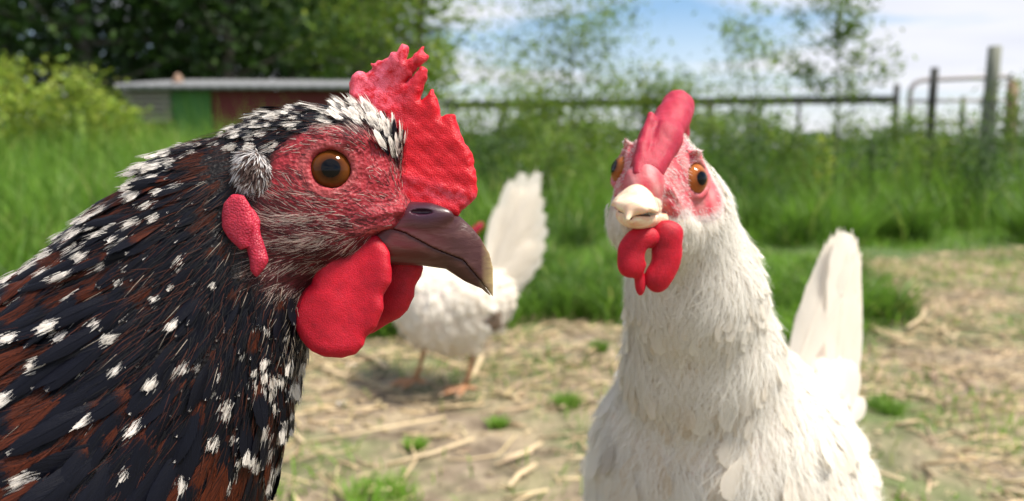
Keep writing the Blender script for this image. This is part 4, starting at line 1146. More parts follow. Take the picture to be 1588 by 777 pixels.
# short lawn between the clumps and beyond
x, y = clumped(90000, -3.4, 3.6, 1.2, 5.2, lambda x, y: fov(x, y) * np.clip((y - lush_edge(x) + .22 * wob(x, y, x * .6, .13) + .15 * wob(x, y, y, .05)) / (.15 + .9 * (x > 1.2)), 0, 1))
hh = (.05 + .04 * wob(x, y, x * .5, .3)) * rng.uniform(.6, 1.5, len(x))
tag(grass_obj('short_grass', np.stack([x, y, ground_h(x, y) - .004], 1), np.clip(hh, .025, .2), rng.uniform(.0014, .0030, len(x)), rng.uniform(.2, .9, len(x)), gcol(x, y, len(x), .75, .10)), 'short green grass behind the bare strip', 'grass', kind='stuff')
# lush clumps along the edge
cl_x, cl_y, cl_h = [], [], []
for xx in np.arange(-1.9, 1.24, .125):
    for row in range(2):
        cl_x.append(xx + rng.normal(0, .04)); cl_y.append(float(lush_edge(np.array(xx))) + .12 + row * .24 + rng.normal(0, .05)); cl_h.append(rng.uniform(.12, .23))
for xx, yy, h_ in [(rng.uniform(-1.5, 4.2), rng.uniform(3.9, 5.6), rng.uniform(.28, .48)) for _ in range(46)] + [(.98, 2.42, .20), (1.1, 2.5, .2), (.45, 3.0, .22), (2.15, 4.6, .2), (.1, 3.0, .25), (-.05, 2.7, .22), (.2, 2.5, .2), (.75, 3.3, .2), (1.4, 3.9, .24), (1.6, 4.3, .26), (.95, 4.0, .3), (.3, 3.6, .3)]:
    cl_x.append(xx); cl_y.append(yy); cl_h.append(h_)
n_c = 230; X, Y, H = [], [], []
for a_, b_, h_ in zip(cl_x, cl_y, cl_h):
    r_ = .085 * np.sqrt(rng.random(n_c)); t_ = rng.uniform(0, 6.28, n_c)
    X.append(a_ + r_ * 1.2 * np.cos(t_)); Y.append(b_ + r_ * np.sin(t_)); H.append(h_ * rng.uniform(.55, 1.15, n_c) * (1 - .35 * r_ / .085))
X, Y, H = map(np.concatenate, (X, Y, H))
tag(grass_obj('grass_clumps', np.stack([X, Y, ground_h(X, Y) - .004], 1), H, rng.uniform(.0018, .0036, len(X)), rng.uniform(.25, 1.0, len(X)), gcol(X, Y, len(X), .30, .03)), 'lush dark green grass clumps along the edge of the bare strip', 'grass', kind='stuff')
# tall meadow
def tall_h(x, y):
    h = np.clip(.20 + (y - 3.6) * .16, .16, .52)
    h = np.where(x < -.4, np.clip(.16 + (y - 2.4) * .16, .12, .66), h)
    return h * (1 + .30 * wob(x, y, x, .38) + .22 * wob(x, y, y, .13, 1.))
x, y = clumped(120000, -7.5, 7.5, 2.3, 10, lambda x, y: fov(x, y, .6) * np.clip((y - np.where(x < -.4, 2.4, 3.7 + .3 * np.sin(x * 2.3) + .5 * (x > 1.6))) / .6, 0, 1) * np.clip(1.2 - y / 14, .3, 1))
tag(grass_obj('tall_grass', np.stack([x, y, ground_h(x, y) - .004], 1), tall_h(x, y) * rng.uniform(.55, 1.25, len(x)), rng.uniform(.002, .0045, len(x)), rng.uniform(.1, .7, len(x)), gcol(x, y, len(x), .55, .07)), 'tall uncut meadow grass in front of the fence', 'grass', kind='stuff')
# far meadow, coarser
x, y = clumped(40000, -45, 45, 9, 60, lambda x, y: fov(x, y, 1) * (rng.random(len(x)) < 12 / y))
tag(grass_obj('far_meadow', np.stack([x, y, 0 * x - .02], 1), rng.uniform(.25, .6, len(x)), rng.uniform(.01, .03, len(x)), rng.uniform(.2, .7, len(x)), gcol(x, y, len(x), .6, .1)), 'distant green meadow beyond the fence', 'grass', kind='stuff')
# thin young grass over the bare ground
def sparse(x, y): return np.clip(wob(x, y, x * .4, .16) * .9 + .25 * wob(x, y, y, .05) - .05 + .38 * (y < 1.5) + .32 * (x > .8) + .25 * (y > 2.5), 0.04, 1) * .9 * fov(x, y, .5)
x, y = clumped(80000, -1.6, 3.1, .7, 4.4, lambda x, y: sparse(x, y) * (y < lush_edge(x)))
tag(grass_obj('thin_grass', np.stack([x, y, ground_h(x, y) - .002], 1), rng.uniform(.010, .042, len(x)), rng.uniform(.0008, .0019, len(x)), rng.uniform(.2, 1., len(x)), gcol(x, y, len(x), .8, .12)), 'thin young grass sprouting over the bare ground', 'grass', kind='stuff')
# single tufts on the bare strip
for k_, (px_, py_, h_, r_, lb) in enumerate([
        (880, 622, .030, .024, 'small round grass tuft on the bare ground left of the white hen'),
        (772, 650, .022, .018, 'tiny grass tuft on the bare ground right of the orange feet'),
        (590, 775, .030, .055, 'wide bright grass tuft at the bottom edge below the red wattles'),
        (645, 690, .022, .018, 'small thin grass tuft behind the wide bright tuft at the bottom edge'),
        (930, 552, .030, .020, 'narrow grass tuft in front of the lush clumps just left of the white hen'),
        (1375, 640, .028, .03, 'grass tuft on the straw just right of the white hen\'s wing')]):
    g = GP(px_, py_); n = int(160 + r_ * 3000); rr = r_ * np.sqrt(rng.random(n)); tt = rng.uniform(0, 6.28, n)
    x, y = g[0] + rr * np.cos(tt), g[1] + rr * np.sin(tt)
    o = grass_obj('grass_tuft', np.stack([x, y, ground_h(x, y) - .002], 1), h_ * rng.uniform(.6, 1.3, n), rng.uniform(.0007, .0015, n), rng.uniform(.3, 1., n), gcol(x, y, n, .7, .05), base=[g[0], g[1], 0])
    tag(o, lb, 'grass tuft', 'grass tufts on the bare strip')

# ------------------------------------------------------------------ straw litter
def straw_build(t, b):
    a = attr(t); L(t, mix(t, math_(t, 'MULTIPLY', noise(t, 300, 3), .5), a.outputs['Color'], (.20, .13, .06)), b.inputs['Base Color'])
M['straw'] = mat('straw', rough=.5, build=straw_build)
def straws(c, az, ln, wd, el, colr):
    n = len(c); d = np.stack([np.cos(az) * np.cos(el), np.sin(az) * np.cos(el), np.sin(el)], 1)
    s = np.stack([-np.sin(az), np.cos(az), 0 * az], 1); u = np.cross(d, s); V = []
    bend = rng.normal(0, .05, n)
    for k_ in (-1, 0, 1):
        m_ = c + d * (ln * .5 * k_)[:, None] + s * (ln * bend * (1 - abs(k_)))[:, None]
        for (p_, q_) in ((-1, -.5), (1, -.5), (.5, .6), (-.5, .6)):
            V.append(m_ + s * (wd * p_)[:, None] + u * (wd * q_)[:, None])
    V = np.stack(V, 1).reshape(-1, 3); o = (np.arange(n) * 12)[:, None]
    Q = [o + [3, 2, 1, 0], o + [8, 9, 10, 11]]
    for b_ in (0, 4):
        for k_ in range(4):
            j = (k_ + 1) % 4; Q.append(o + [b_ + k_, b_ + j, b_ + 4 + j, b_ + 4 + k_])
    return V, np.concatenate(Q), np.repeat(colr, 12, axis=0)
n = 24000
x = rng.uniform(-1.5, 3.3, n); y = .5 + 3.8 * rng.random(n) ** 1.1
k_ = fov(x, y, .3) & (y < lush_edge(x) + .12) & (rng.random(n) < .25 + .75 * ((x > .7) | (y > 1.45)) + .3 * wob(x, y, x, .2))
x, y = x[k_], y[k_]; n = len(x)
col_ = np.array([.70, .54, .32]) * rng.uniform(.45, 1.15, (n, 1)) + rng.normal(0, .015, (n, 3))
V, Q, c_ = straws(np.stack([x, y, ground_h(x, y) + rng.uniform(.001, .010, n)], 1), rng.normal(.25, 1.0, n), rng.uniform(.012, .10, n), rng.uniform(.0008, .0032, n), rng.normal(0, .10, n), np.clip(col_, .03, .95))
tag(mesh_obj('straw_litter', V, [Q], M['straw'], col=c_), 'loose pale straw scattered over the bare ground', 'straw', kind='stuff')
n = 26000
x = rng.uniform(-1.5, 3.3, n); y = .7 + 3.6 * rng.random(n)
k_ = fov(x, y, .3) & (y < lush_edge(x) + .3) & (rng.random(n) < .5 + .5 * wob(x, y, x, .15) + .2 * (x > .8)); x, y = x[k_], y[k_]; n = len(x)
V, Q, c_ = straws(np.stack([x, y, ground_h(x, y) + rng.uniform(0, .006, n)], 1), rng.uniform(0, 6.28, n), rng.uniform(.004, .024, n), rng.uniform(.0006, .0022, n), rng.normal(0, .25, n), np.array([.66, .52, .32]) * rng.uniform(.25, 1.25, (n, 1)))
tag(mesh_obj('chaff', V, [Q], M['straw'], col=np.clip(c_, 0, .95)), 'fine broken chaff trodden into the ground', 'chaff', kind='stuff')
for k_, (p_, q_, w_, lb) in enumerate([
        ((600, 720), (735, 684), .0035, 'long pale straw stalk on the ground below the orange feet'),
        ((470, 692), (452, 630), .0030, 'short straw stalk right beside the speckled hen\'s breast'),
        ((480, 688), (690, 655), .0030, 'long thin straw stalk lying left of centre between grass sprouts'),
        ((788, 762), (830, 728), .0048, 'broad pale wood chip on the ground left of the white hen'),
        ((498, 572), (540, 590), .0055, 'thick straw piece just under the big red wattle'),
        ((556, 552), (600, 580), .0060, 'thick straw piece behind the left orange foot'),
        ((723, 590), (748, 566), .0060, 'upright leaning straw chip right of the orange legs'),
        ((780, 715), (840, 692), .0040, 'straw stalk midway between orange feet and white hen breast'),
        ((1345, 506), (1398, 534), .0060, 'thick straw stalk lying right of the raised white tail'),
        ((1400, 520), (1440, 486), .0050, 'straw stalk leaning on the grass clump at the right'),
        ((1340, 745), (1400, 765), .0030, 'straw stalk at the bottom right beside the white wing'),
        ((1462, 500), (1482, 540), .0040, 'pale straw stalk on the straw bed right of the grass clump')]):
    a_, b_ = GP(*p_), GP(*q_); c0 = (a_ + b_) / 2; dd = b_ - a_; ln = np.linalg.norm(dd)
    c0[2] = ground_h(c0[0], c0[1]) + .008 + .004 * (k_ % 3)
    V, Q, c_ = straws(c0[None], np.array([math.atan2(dd[1], dd[0])]), np.array([min(ln, .25)]), np.array([w_]), np.array([.03 if k_ != 6 else .35]), np.array([[.74, .58, .36]]))
    tag(mesh_obj('straw_stalk', V, [Q], M['straw'], col=c_, base=c0), lb, 'straw', 'single straws on the ground')
for px_, py_, lb in ((545, 566, 'small white down feather on the ground below the red wattle'), (530, 624, 'tiny pale down feather on the ground below the first white feather'), (1374, 502, 'bluish white down feather in the grass edge right of the raised tail')):
    g = GP(px_, py_); g[2] = ground_h(g[0], g[1]) + .004; nf = 26
    az = rng.uniform(0, 6.28, nf); dr_ = np.stack([np.cos(az), np.sin(az), rng.uniform(.1, .9, nf)], 1)
    bv, bf, bu = VAR_W[0]; fr_ = bases(np.tile([0, 0, 1.], (nf, 1)), dr_, 0 * az, rng.uniform(.1, .8, nf))
    x_, y_, z_ = fr_; s_ = .011
    V = (g + bv[None, :, 0:1] * x_[:, None] * s_ + bv[None, :, 1:2] * y_[:, None] * s_ * .3 + bv[None, :, 2:3] * z_[:, None] * s_).reshape(-1, 3)
    F = (bf[None] + (np.arange(nf) * len(bv))[:, None, None]).reshape(-1, 4)
    o = mesh_obj('down_feather', V, [F], M['white_feather'], base=g, uv=np.tile(bu, (nf, 1)), col=np.zeros((len(V), 3)))
    tag(o, lb, 'feather')

# ------------------------------------------------------------------ timber, shed, fences
def wood_build(c1, c2, sx=(3, 3, 30)):
    def f(t, b):
        m_ = N(t, 'ShaderNodeMapping'); m_.inputs['Scale'].default_value = sx
        L(t, N(t, 'ShaderNodeTexCoord', name='TC').outputs['Object'], m_.inputs[0])
        n_ = noise(t, 2.5, 5, .6, vec=m_.outputs[0]); L(t, mix(t, ramp(t, n_, [(.3, (0, 0, 0)), (.7, (1, 1, 1))]), c1, c2), b.inputs['Base Color'])
        bump(t, b, n_, .5, .004)
    return f
M['post'] = mat('weathered post', rough=.85, build=wood_build((.10, .11, .09), (.24, .25, .20), (30, 30, 3)))
M['post_dark'] = mat('dark old timber', rough=.85, build=wood_build((.018, .019, .02), (.055, .055, .05), (30, 30, 3)))
M['plank'] = mat('grey plank', rough=.85, build=wood_build((.16, .14, .115), (.36, .33, .28)))
M['red_board'] = mat('barn red board', rough=.7, build=wood_build((.10, .008, .010), (.17, .018, .018)))
M['metal_roof'] = mat('grey sheet metal', (.22, .225, .235), .6, Metallic=.2)
M['tarp'] = mat('green tarpaulin', (.04, .15, .018), .6)
M['gate'] = mat('galvanised tube', (.30, .27, .27), .6, Metallic=.2)
M['brown'] = mat('matt brown', (.25, .16, .11), .8)
def boxm(lo, hi, bev=0.0):
    lo, hi = np.asarray(lo, float), np.asarray(hi, float)
    V = np.array([[(lo, hi)[i][0], (lo, hi)[j][1], (lo, hi)[k_][2]] for i in (0, 1) for j in (0, 1) for k_ in (0, 1)])
    Q = np.array([[0, 1, 3, 2], [4, 6, 7, 5], [0, 4, 5, 1], [2, 3, 7, 6], [0, 2, 6, 4], [1, 5, 7, 3]])
    return V, Q, []
def post(name, px_, py_top, wd_, wpx, mtl, label, group=None, cat='fence post', lean=0.0, square=False):
    t_ = P(px_, py_top, wd_); r_ = wpx * wd_ / FP / 2
    n_ = 6
    zz_ = np.linspace(-.15, t_[2], n_)
    pts_ = np.stack([t_[0] + lean * (zz_ - t_[2]) + .004 * np.sin(zz_ * 5), np.full(n_, t_[1]), zz_], 1)
    rad = r_ * (1.06 - .06 * zz_ / t_[2]) * rng.uniform(.97, 1.03, n_)
    V, Q, T = tube(pts_, rad, 4 if square else 12)
    b_ = np.array([t_[0], t_[1], 0.])
    o = mesh_obj(name, V, [Q, T], mtl, base=b_)
    if label: tag(o, label, cat, group)
    return o
post('fence_post', 1543, 72, 6.2, 19, M['post'], 'thickest and tallest grey round post near the right edge', 'posts of the old fence')
post('fence_post', 1450, 105, 6.9, 12, M['post_dark'], 'slim dark post between the rail end and the tallest post', 'posts of the old fence')
post('fence_post', 1495, 149, 8.5, 8, M['post'], 'short thin post seen between the two tall posts inside the gate', 'posts of the old fence')
post('fence_post', 1529, 147, 8.2, 9, M['post_dark'], 'short thin post just left of the tallest post', 'posts of the old fence')
post('fence_post', 1572, 126, 7.5, 17, M['brown'], 'brownish post overgrown with weeds at the right edge', 'posts of the old fence')
fb = P(1040, 220, 8.6); fb[2] = 0
fence = thing('rail_fence', fb, 'long dark wooden rail fence with a single rail overgrown by vines', 'fence')
def part_post(px_, py_top, wd_, wpx):
    t_ = P(px_, py_top, wd_); r_ = wpx * wd_ / FP / 2
    V, Q, T = tube(np.array([[t_[0], t_[1], -.15], [t_[0] + .004, t_[1], .5], [t_[0], t_[1], t_[2]]]), [r_ * 1.05, r_, r_ * .95], 8)
    mesh_obj('post', V, [Q, T], M['post_dark'], fence, base=[t_[0], t_[1], 0])
for px_, pt_, wp in ((1391, 131, 10), (1240, 150, 6), (1165, 152, 7), (1103, 155, 9), (1000, 158, 8), (865, 160, 9), (778, 160, 8), (700, 160, 9)):
    part_post(px_, pt_, 8.6 + .05, wp)
xs_ = [688, 780, 865, 1000, 1103, 1240, 1391]
for i in range(6):
    a_, b_ = P(xs_[i], 164 - i * 1.6, 8.55), P(xs_[i + 1], 163 - i * 1.6, 8.55); h_ = .044
    lo_, hi_ = [a_[0], a_[1] - .03, a_[2] - h_], [b_[0], a_[1] + .01, a_[2] + h_]
    V, Q, T = boxm(lo_, hi_); V[4:, 2] += b_[2] - a_[2] + .004
    mesh_obj('rail', V, [Q], M['post_dark'], fence, smooth=False, base=(np.array(lo_) + hi_) / 2)
# tubular gate
gb = P(1476, 200, 8.9); gb[2] = 0
gate = thing('field_gate', gb, 'pale tubular metal field gate with rounded corner behind the dark posts', 'gate')
gp = lambda x_, y_: P(x_, y_, 8.9)
fr_pts = [gp(1411, 232), gp(1411, 150), gp(1413, 137), gp(1420, 128), gp(1432, 124), gp(1500, 121), gp(1560, 119), gp(1572, 124), gp(1575, 140), gp(1575, 232)]
V, F = merge([tube(np.array(fr_pts), np.full(10, .028), 10)])
mesh_obj('gate_frame', V, F, M['gate'], gate)
for yy in (157, 190, 222):
    V, F = merge([tube(np.array([gp(1411, yy), gp(1490, yy - 1), gp(1575, yy - 2)]), np.full(3, .019), 8)])
    mesh_obj('gate_bar', V, F, M['gate'], gate)
# shed
SW = 12.5
sb = P(420, 200, SW); sb[2] = 0
shed = thing('low_shed', sb, 'low red board shed with long flat grey metal roof', 'shed')
y0 = sb[1]
zr = P(300, 136, SW)[2]
xl, xr = P(195, 140, SW)[0], P(600, 140, SW)[0]
def bx(name, lo, hi, m_, parent, **kw):
    V, Q, T = boxm(lo, hi); return mesh_obj(name, V, [Q], m_, parent, smooth=False, base=(np.asarray(lo, float) + hi) / 2, **kw)
V, Q = [], []
nr = 60; xx = np.linspace(xl, xr, nr); zc_ = .012 * np.sin(np.arange(nr) * 2.2)
for j, (yy, dz) in enumerate(((y0 - .25, 0), (y0 + 2.2, .28))):
    V += [np.stack([xx, np.full(nr, yy), zr + dz + zc_ + 0.03], 1), np.stack([xx, np.full(nr, yy), zr + dz + zc_ - .05], 1)]
V = np.concatenate(V); i_ = np.arange(nr - 1)
Q = np.concatenate([np.stack([a_ + i_, a_ + i_ + 1, b_ + i_ + 1, b_ + i_], 1) for a_, b_ in ((0, 2 * nr), (3 * nr, nr), (nr, 0), (2 * nr, 3 * nr))] + [np.array([[0, nr, 3 * nr, 2 * nr], [nr - 1, 3 * nr - 1 - nr + nr - nr, 4 * nr - 1, 2 * nr - 1]])])
Q[-1] = [nr - 1, 3 * nr - 1, 4 * nr - 1, 2 * nr - 1]
mesh_obj('roof', V, [Q], M['metal_roof'], shed)
x_ = P(330, 140, SW)[0]
while x_ < xr - .05:
    bx('board', [x_, y0, -.05], [x_ + .138, y0 + .022 + .004 * random.random(), zr - .055], M['red_board'], shed); x_ += .142
bx('side_wall', [xl + .15, y0 + .03, -.05], [xl + .19, y0 + 2.0, zr - .06], M['red_board'], shed)
bx('side_wall', [xr - .10, y0 + .03, -.05], [xr - .06, y0 + 2.0, zr - .06], M['red_board'], shed)
bx('back_wall', [xl + .2, y0 + 1.98, -.05], [xr - .11, y0 + 2.02, zr + .1], M['red_board'], shed)
# tarp hung at the front
tx0, tx1 = P(248, 150, SW)[0], P(331, 150, SW)[0]
gxx, gzz = np.meshgrid(np.linspace(0, 1, 22), np.linspace(0, 1, 12), indexing='ij')
Vt = np.stack([tx0 + .25 * (1 - gzz) * 1.0 * (1 - gxx) + (tx1 - tx0) * gxx, y0 - .05 + .04 * np.sin(gxx * 14 + gzz * 2) * (1 - gzz * .5), .35 + (zr - .06 - .35) * gzz], -1).reshape(-1, 3)
Vt2 = Vt + [0, .006, 0]
it = np.arange(22 * 12).reshape(22, 12); Qt = np.stack([it[:-1, :-1], it[1:, :-1], it[1:, 1:], it[:-1, 1:]], -1).reshape(-1, 4)
tag(mesh_obj('tarpaulin', np.concatenate([Vt, Vt2]), [np.concatenate([Qt, Qt[:, ::-1] + 264])], M['tarp'], base=[(tx0 + tx1) / 2, y0, 0]), 'green tarpaulin hanging at the left end of the shed roof', 'tarpaulin')
ords = ['topmost', 'second from top', 'third from top', 'fourth from top', 'fifth from top', 'lowest visible']
for i in range(6):
    z_ = zr - .10 - i * .085; xs0 = xl + .02 + i * .06
    o = bx('wood_plank', [xs0, y0 - .12 - .02 * (i % 2), z_ - .03], [tx0 + .25 - .02 * (i % 2), y0 + .03, z_ + .03], M['plank'], None)
    tag(o, '%s weathered plank in the stack at the left end of the shed' % ords[i], 'plank', 'stacked planks')
pt_ = P(268, 133, SW); V, F = merge([tube(np.array([pt_ + [0, 0, -.0], pt_ + [0, 0, .08], pt_ + [.01, 0, .14], pt_ + [.0, 0, .19]]) + [0, .2, 0.02], [.10, .085, .06, .03], 9)])  # small brown object of unknown kind on the roof, a tapered lump
tag(mesh_obj('brown_lump', V, F, M['brown'], base=pt_), 'small brown lump standing on the shed roof near its left end', 'pot')

# ------------------------------------------------------------------ trees, shrubs, weeds
M['bark'] = mat('bark', rough=.9, build=wood_build((.05, .042, .035), (.14, .12, .10), (8, 8, 1)))
M['stem'] = mat('green stem', (.10, .13, .05), .7)
def leaves(c, size, colr, flat=.3):
    """rhombic leaves folded at the midrib, centres c"""
    n = len(c); a = unit(rng.normal(0, 1, (n, 3)) * [1, 1, .6]); u = unit(np.cross(a, rng.normal(0, 1, (n, 3)) * [flat, flat, 1] + [0, 0, .6]))
    nn = np.cross(a, u); sz = np.asarray(size)[:, None]
    V = np.stack([c - a * sz, c + u * sz * .48 + nn * sz * .12, c + a * sz, c - u * sz * .48 + nn * sz * .12], 1).reshape(-1, 3)
    o = (np.arange(n) * 4)[:, None]
    return V, np.concatenate([o + [0, 1, 2], o + [0, 2, 3]]), np.repeat(colr, 4, axis=0)
def plant(name, base, H_, crown_r, n_limb, n_leaf, lsize, lmat, label, cat, group=None, low=.3, trunk_r=.03, base_c=.5, yel=.1, clump=.18, lean=0.0, seed=0, up=.5, top_taper=.6):
    global rng
    keep = rng; rng = np.random.default_rng(seed)
    base = np.asarray(base, float); t = thing(name, base, label, cat, group)
    top = base + [lean * H_, 0, H_]
    zz_ = np.linspace(0, 1, 7)
    path = base + np.outer(zz_, top - base) + np.cumsum(rng.normal(0, .012 * H_, (7, 3)) * [1, 1, 0], 0) * zz_[:, None]
    parts = [tube(path - [0, 0, .1] * (zz_[:, None] < .01), trunk_r * (1 - .85 * zz_) + .002, 8)]
    tips = []
    for i in range(n_limb):
        f = low + (1 - low) * (i + rng.random()) / n_limb
        p0 = np.array([np.interp(f, zz_, path[:, k_]) for k_ in range(3)])
        az = i * 2.4 + rng.normal(0, .4); rr = crown_r * (1 - top_taper * (f - low) / (1 - low)) * rng.uniform(.6, 1.1)
        p2 = p0 + [rr * math.cos(az), rr * math.sin(az), rr * up * rng.uniform(.4, 1.3)]; p1 = (p0 + p2) / 2 + [0, 0, -.04 * rr]
        parts.append(tube(np.array([p0, p1, p2]), trunk_r * np.array([.42, .25, .08]) * (1.2 - f) + .001, 5))
        for s_ in (.45, .75, 1.0): tips.append(p0 + (p2 - p0) * s_ + rng.normal(0, .06 * rr, 3))
    tips.append(path[-1])
    V, F = merge(parts)
    mesh_obj('trunk' if trunk_r > .03 else 'stem', V, F, M['bark'] if trunk_r > .03 else M['stem'], t)
    tips = np.array(tips); k_ = rng.integers(0, len(tips), n_leaf)
    sc = clump * crown_r * rng.uniform(.6, 1.4, len(tips))
    c = tips[k_] + rng.normal(0, 1, (n_leaf, 3)) * sc[k_][:, None] * [1, 1, .75]
    c[:, 2] = np.maximum(c[:, 2], .02)
    cc_ = np.zeros((n_leaf, 3)); cc_[:, 0] = np.clip(base_c + .25 * rng.standard_normal(len(tips))[k_] + .15 * rng.standard_normal(n_leaf), 0, 1)
    cc_[:, 1] = np.clip(yel + .2 * rng.standard_normal(n_leaf), 0, 1)
    V, T, c3 = leaves(c, lsize * rng.uniform(.6, 1.3, n_leaf), cc_)
    mesh_obj('crown' if trunk_r > .03 else 'foliage', V, [T], lmat, t, col=c3, smooth=False)
    rng = keep
    return t
def gbase(px_, wd_):
    p = P(px_, 300, wd_); p[2] = 0; return p
# the dark wood on the left: every tree a thing
TR = [(-60, 24, 11), (30, 22, 12), (95, 27, 13), (150, 19, 12), (215, 25, 12), (262, 29, 13), (318, 23, 11), (362, 20, 12), (420, 27, 13), (470, 24, 11), (520, 28, 12), (575, 25, 10), (-20, 31, 13), (180, 33, 14), (300, 35, 14), (440, 35, 14), (560, 35, 12)]
TL = ['at the left edge behind the yellow-green bush', 'second from the left edge, crown over the bush', 'between the left edge and the pale bare trunk', 'with the pale bare trunk above the bush', 'just left of the shed roof', 'straight behind the left end of the shed', 'behind the green tarpaulin', 'with the straight trunk rising behind the red shed wall', 'right of the straight trunk behind the shed', 'behind the top of the speckled hen\'s head', 'just left of the comb tips', 'behind the comb of the speckled hen', 'farthest back at the left edge', 'farthest back left of the shed', 'farthest back above the tarpaulin', 'farthest back above the red wall', 'farthest back behind the comb']
for i, ((px_, wd_, H_), tl) in enumerate(zip(TR, TL)):
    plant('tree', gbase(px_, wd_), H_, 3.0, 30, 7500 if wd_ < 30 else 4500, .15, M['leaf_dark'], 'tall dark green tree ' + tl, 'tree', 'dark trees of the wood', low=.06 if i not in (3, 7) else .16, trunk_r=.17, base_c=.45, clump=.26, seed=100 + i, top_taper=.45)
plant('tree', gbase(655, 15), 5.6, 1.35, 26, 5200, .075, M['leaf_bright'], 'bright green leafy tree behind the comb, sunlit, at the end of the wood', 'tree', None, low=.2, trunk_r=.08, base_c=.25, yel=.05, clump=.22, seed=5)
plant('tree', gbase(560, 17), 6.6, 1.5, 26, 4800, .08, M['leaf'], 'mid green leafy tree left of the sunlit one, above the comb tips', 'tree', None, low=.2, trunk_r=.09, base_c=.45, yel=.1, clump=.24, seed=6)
# bright bush at the left
for i, (px_, wd_, H_, r_, lb) in enumerate([(10, 6.6, 1.18, .34, 'tallest yellow-green bush at the left edge'), (75, 6.9, .92, .30, 'low yellow-green bush second from the left edge'), (130, 6.6, 1.08, .30, 'pointed yellow-green bush in front of the wood'), (185, 7.0, .88, .26, 'yellow-green bush nearest the shed'), (-40, 6.2, 1.1, .3, 'yellow-green bush cut by the left edge')]):
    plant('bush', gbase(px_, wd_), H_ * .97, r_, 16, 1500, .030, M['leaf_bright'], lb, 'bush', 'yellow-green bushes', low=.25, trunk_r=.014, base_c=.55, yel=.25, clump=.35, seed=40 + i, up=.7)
# sapling, shrubs and weeds along the fence
plant('sapling', gbase(1292, 5.2), 1.56, .40, 22, 1900, .024, M['leaf'], 'tall thin sapling with sparse leaves in front of the fence', 'sapling', None, low=.42, trunk_r=.010, base_c=.4, yel=.1, clump=.16, seed=71, up=1.0, top_taper=.55)
plant('sapling', gbase(1170, 6.0), 1.36, .40, 18, 1500, .023, M['leaf'], 'shorter sparse sapling left of the tall thin one', 'sapling', None, low=.35, trunk_r=.009, base_c=.5, yel=.15, clump=.22, seed=72, up=.9, top_taper=.2)
plant('sapling', gbase(885, 6.0), 1.52, .50, 24, 3000, .024, M['leaf'], 'wide airy sapling left of the white hen\'s head', 'sapling', None, low=.35, trunk_r=.012, base_c=.4, yel=.1, clump=.24, seed=73, up=.8, top_taper=.2)
plant('sapling', gbase(785, 7.0), 1.25, .55, 16, 1500, .024, M['leaf'], 'low leafy sapling between the sunlit tree and the airy sapling', 'sapling', None, low=.3, trunk_r=.012, base_c=.55, yel=.2, clump=.28, seed=74, up=.6)
plant('vine', gbase(1030, 8.3), 1.18, .60, 22, 2600, .034, M['leaf'], 'dense vine mound hanging over the fence rail left of the comb of the white hen', 'vine', None, low=.62, trunk_r=.02, base_c=.35, yel=.1, clump=.26, seed=75, up=.1, top_taper=.3)
plant('vine', gbase(830, 8.4), 1.02, .5, 14, 1500, .034, M['leaf'], 'low vine growing on the fence rail behind the airy sapling', 'vine', None, low=.6, trunk_r=.02, base_c=.45, yel=.15, clump=.3, seed=76, up=.1)
plant('weed', gbase(1278, 5.0), .54, .07, 9, 130, .022, M['leaf_bright'], 'upright yellow-green weed in the meadow below the tall sapling', 'weed', None, low=.3, trunk_r=.005, base_c=.6, yel=.4, clump=.5, seed=77)
wl = [('behind the comb of the speckled hen', 720, 6.6, .75), ('left of the airy sapling', 810, 7.2, .68), ('at the foot of the airy sapling', 905, 6.8, .72), ('between airy sapling and white hen', 945, 7.4, .66), ('right of the white hen\'s comb', 1105, 7.4, .72), ('under the shorter sapling', 1190, 7.6, .66), ('behind the tall sapling', 1305, 7.6, .66), ('at the end of the rail', 1385, 7.8, .62), ('between rail end and slim dark post', 1422, 7.8, .66), ('at the foot of the tallest post', 1520, 6.6, .62), ('at the right edge', 1580, 6.2, .80)]
for i, (lb, px_, wd_, H_) in enumerate(wl):
    plant('weed', gbase(px_, wd_), H_ * (1.0 if i < 5 else 1.15), .30, 18, 1300, .024, M['leaf'], 'bushy green weed ' + lb, 'weed', 'weeds along the fence', low=.15, trunk_r=.008, base_c=.5, yel=.12, clump=.35, seed=200 + i, up=.9)
for i, (lb, px_, wd_, H_) in enumerate([('standing in the meadow just right of the white hen\'s head', 1150, 5.0, .50), ('in the meadow between the two saplings', 1222, 5.4, .52), ('in the meadow right of the tall sapling', 1345, 5.2, .50), ('in the meadow in front of the slim dark post', 1440, 5.0, .52), ('in the meadow in front of the tallest post', 1515, 4.8, .54), ('in the meadow between the comb and the white hen', 850, 4.8, .50), ('in the meadow above the fanned white tail', 770, 5.2, .55)]):
    plant('weed', gbase(px_, wd_), H_, .24, 14, 1100, .019, M['leaf'] if i % 2 else M['leaf_dark'], 'leafy weed ' + lb, 'weed', 'weeds in the meadow', low=.1, trunk_r=.006, base_c=.45 + .3 * (i % 2 == 0), yel=.1, clump=.38, seed=300 + i, up=1.2)
# distant hedgerow on the horizon
n = 26000
x = rng.uniform(-60, 90, n); y = 62 + rng.normal(0, 2.5, n)
hz_ = 2.0 + .9 * np.sin(x * .13) + .6 * np.sin(x * .41 + 1) + .35 * np.sin(x * 1.1)
c = np.stack([x, y, hz_ * rng.random(n) ** .7], 1); cc_ = np.zeros((n, 3)); cc_[:, 0] = np.clip(.8 + .3 * wob(x, y, c[:, 2], 2.) , 0, 1); cc_[:, 1] = .15
V, T, c3 = leaves(c, rng.uniform(.18, .4, n), cc_)
tag(mesh_obj('distant_hedgerow', V, [T], M['leaf_dark'], col=c3, smooth=False), 'distant green hedgerow along the horizon', 'hedge', kind='stuff')

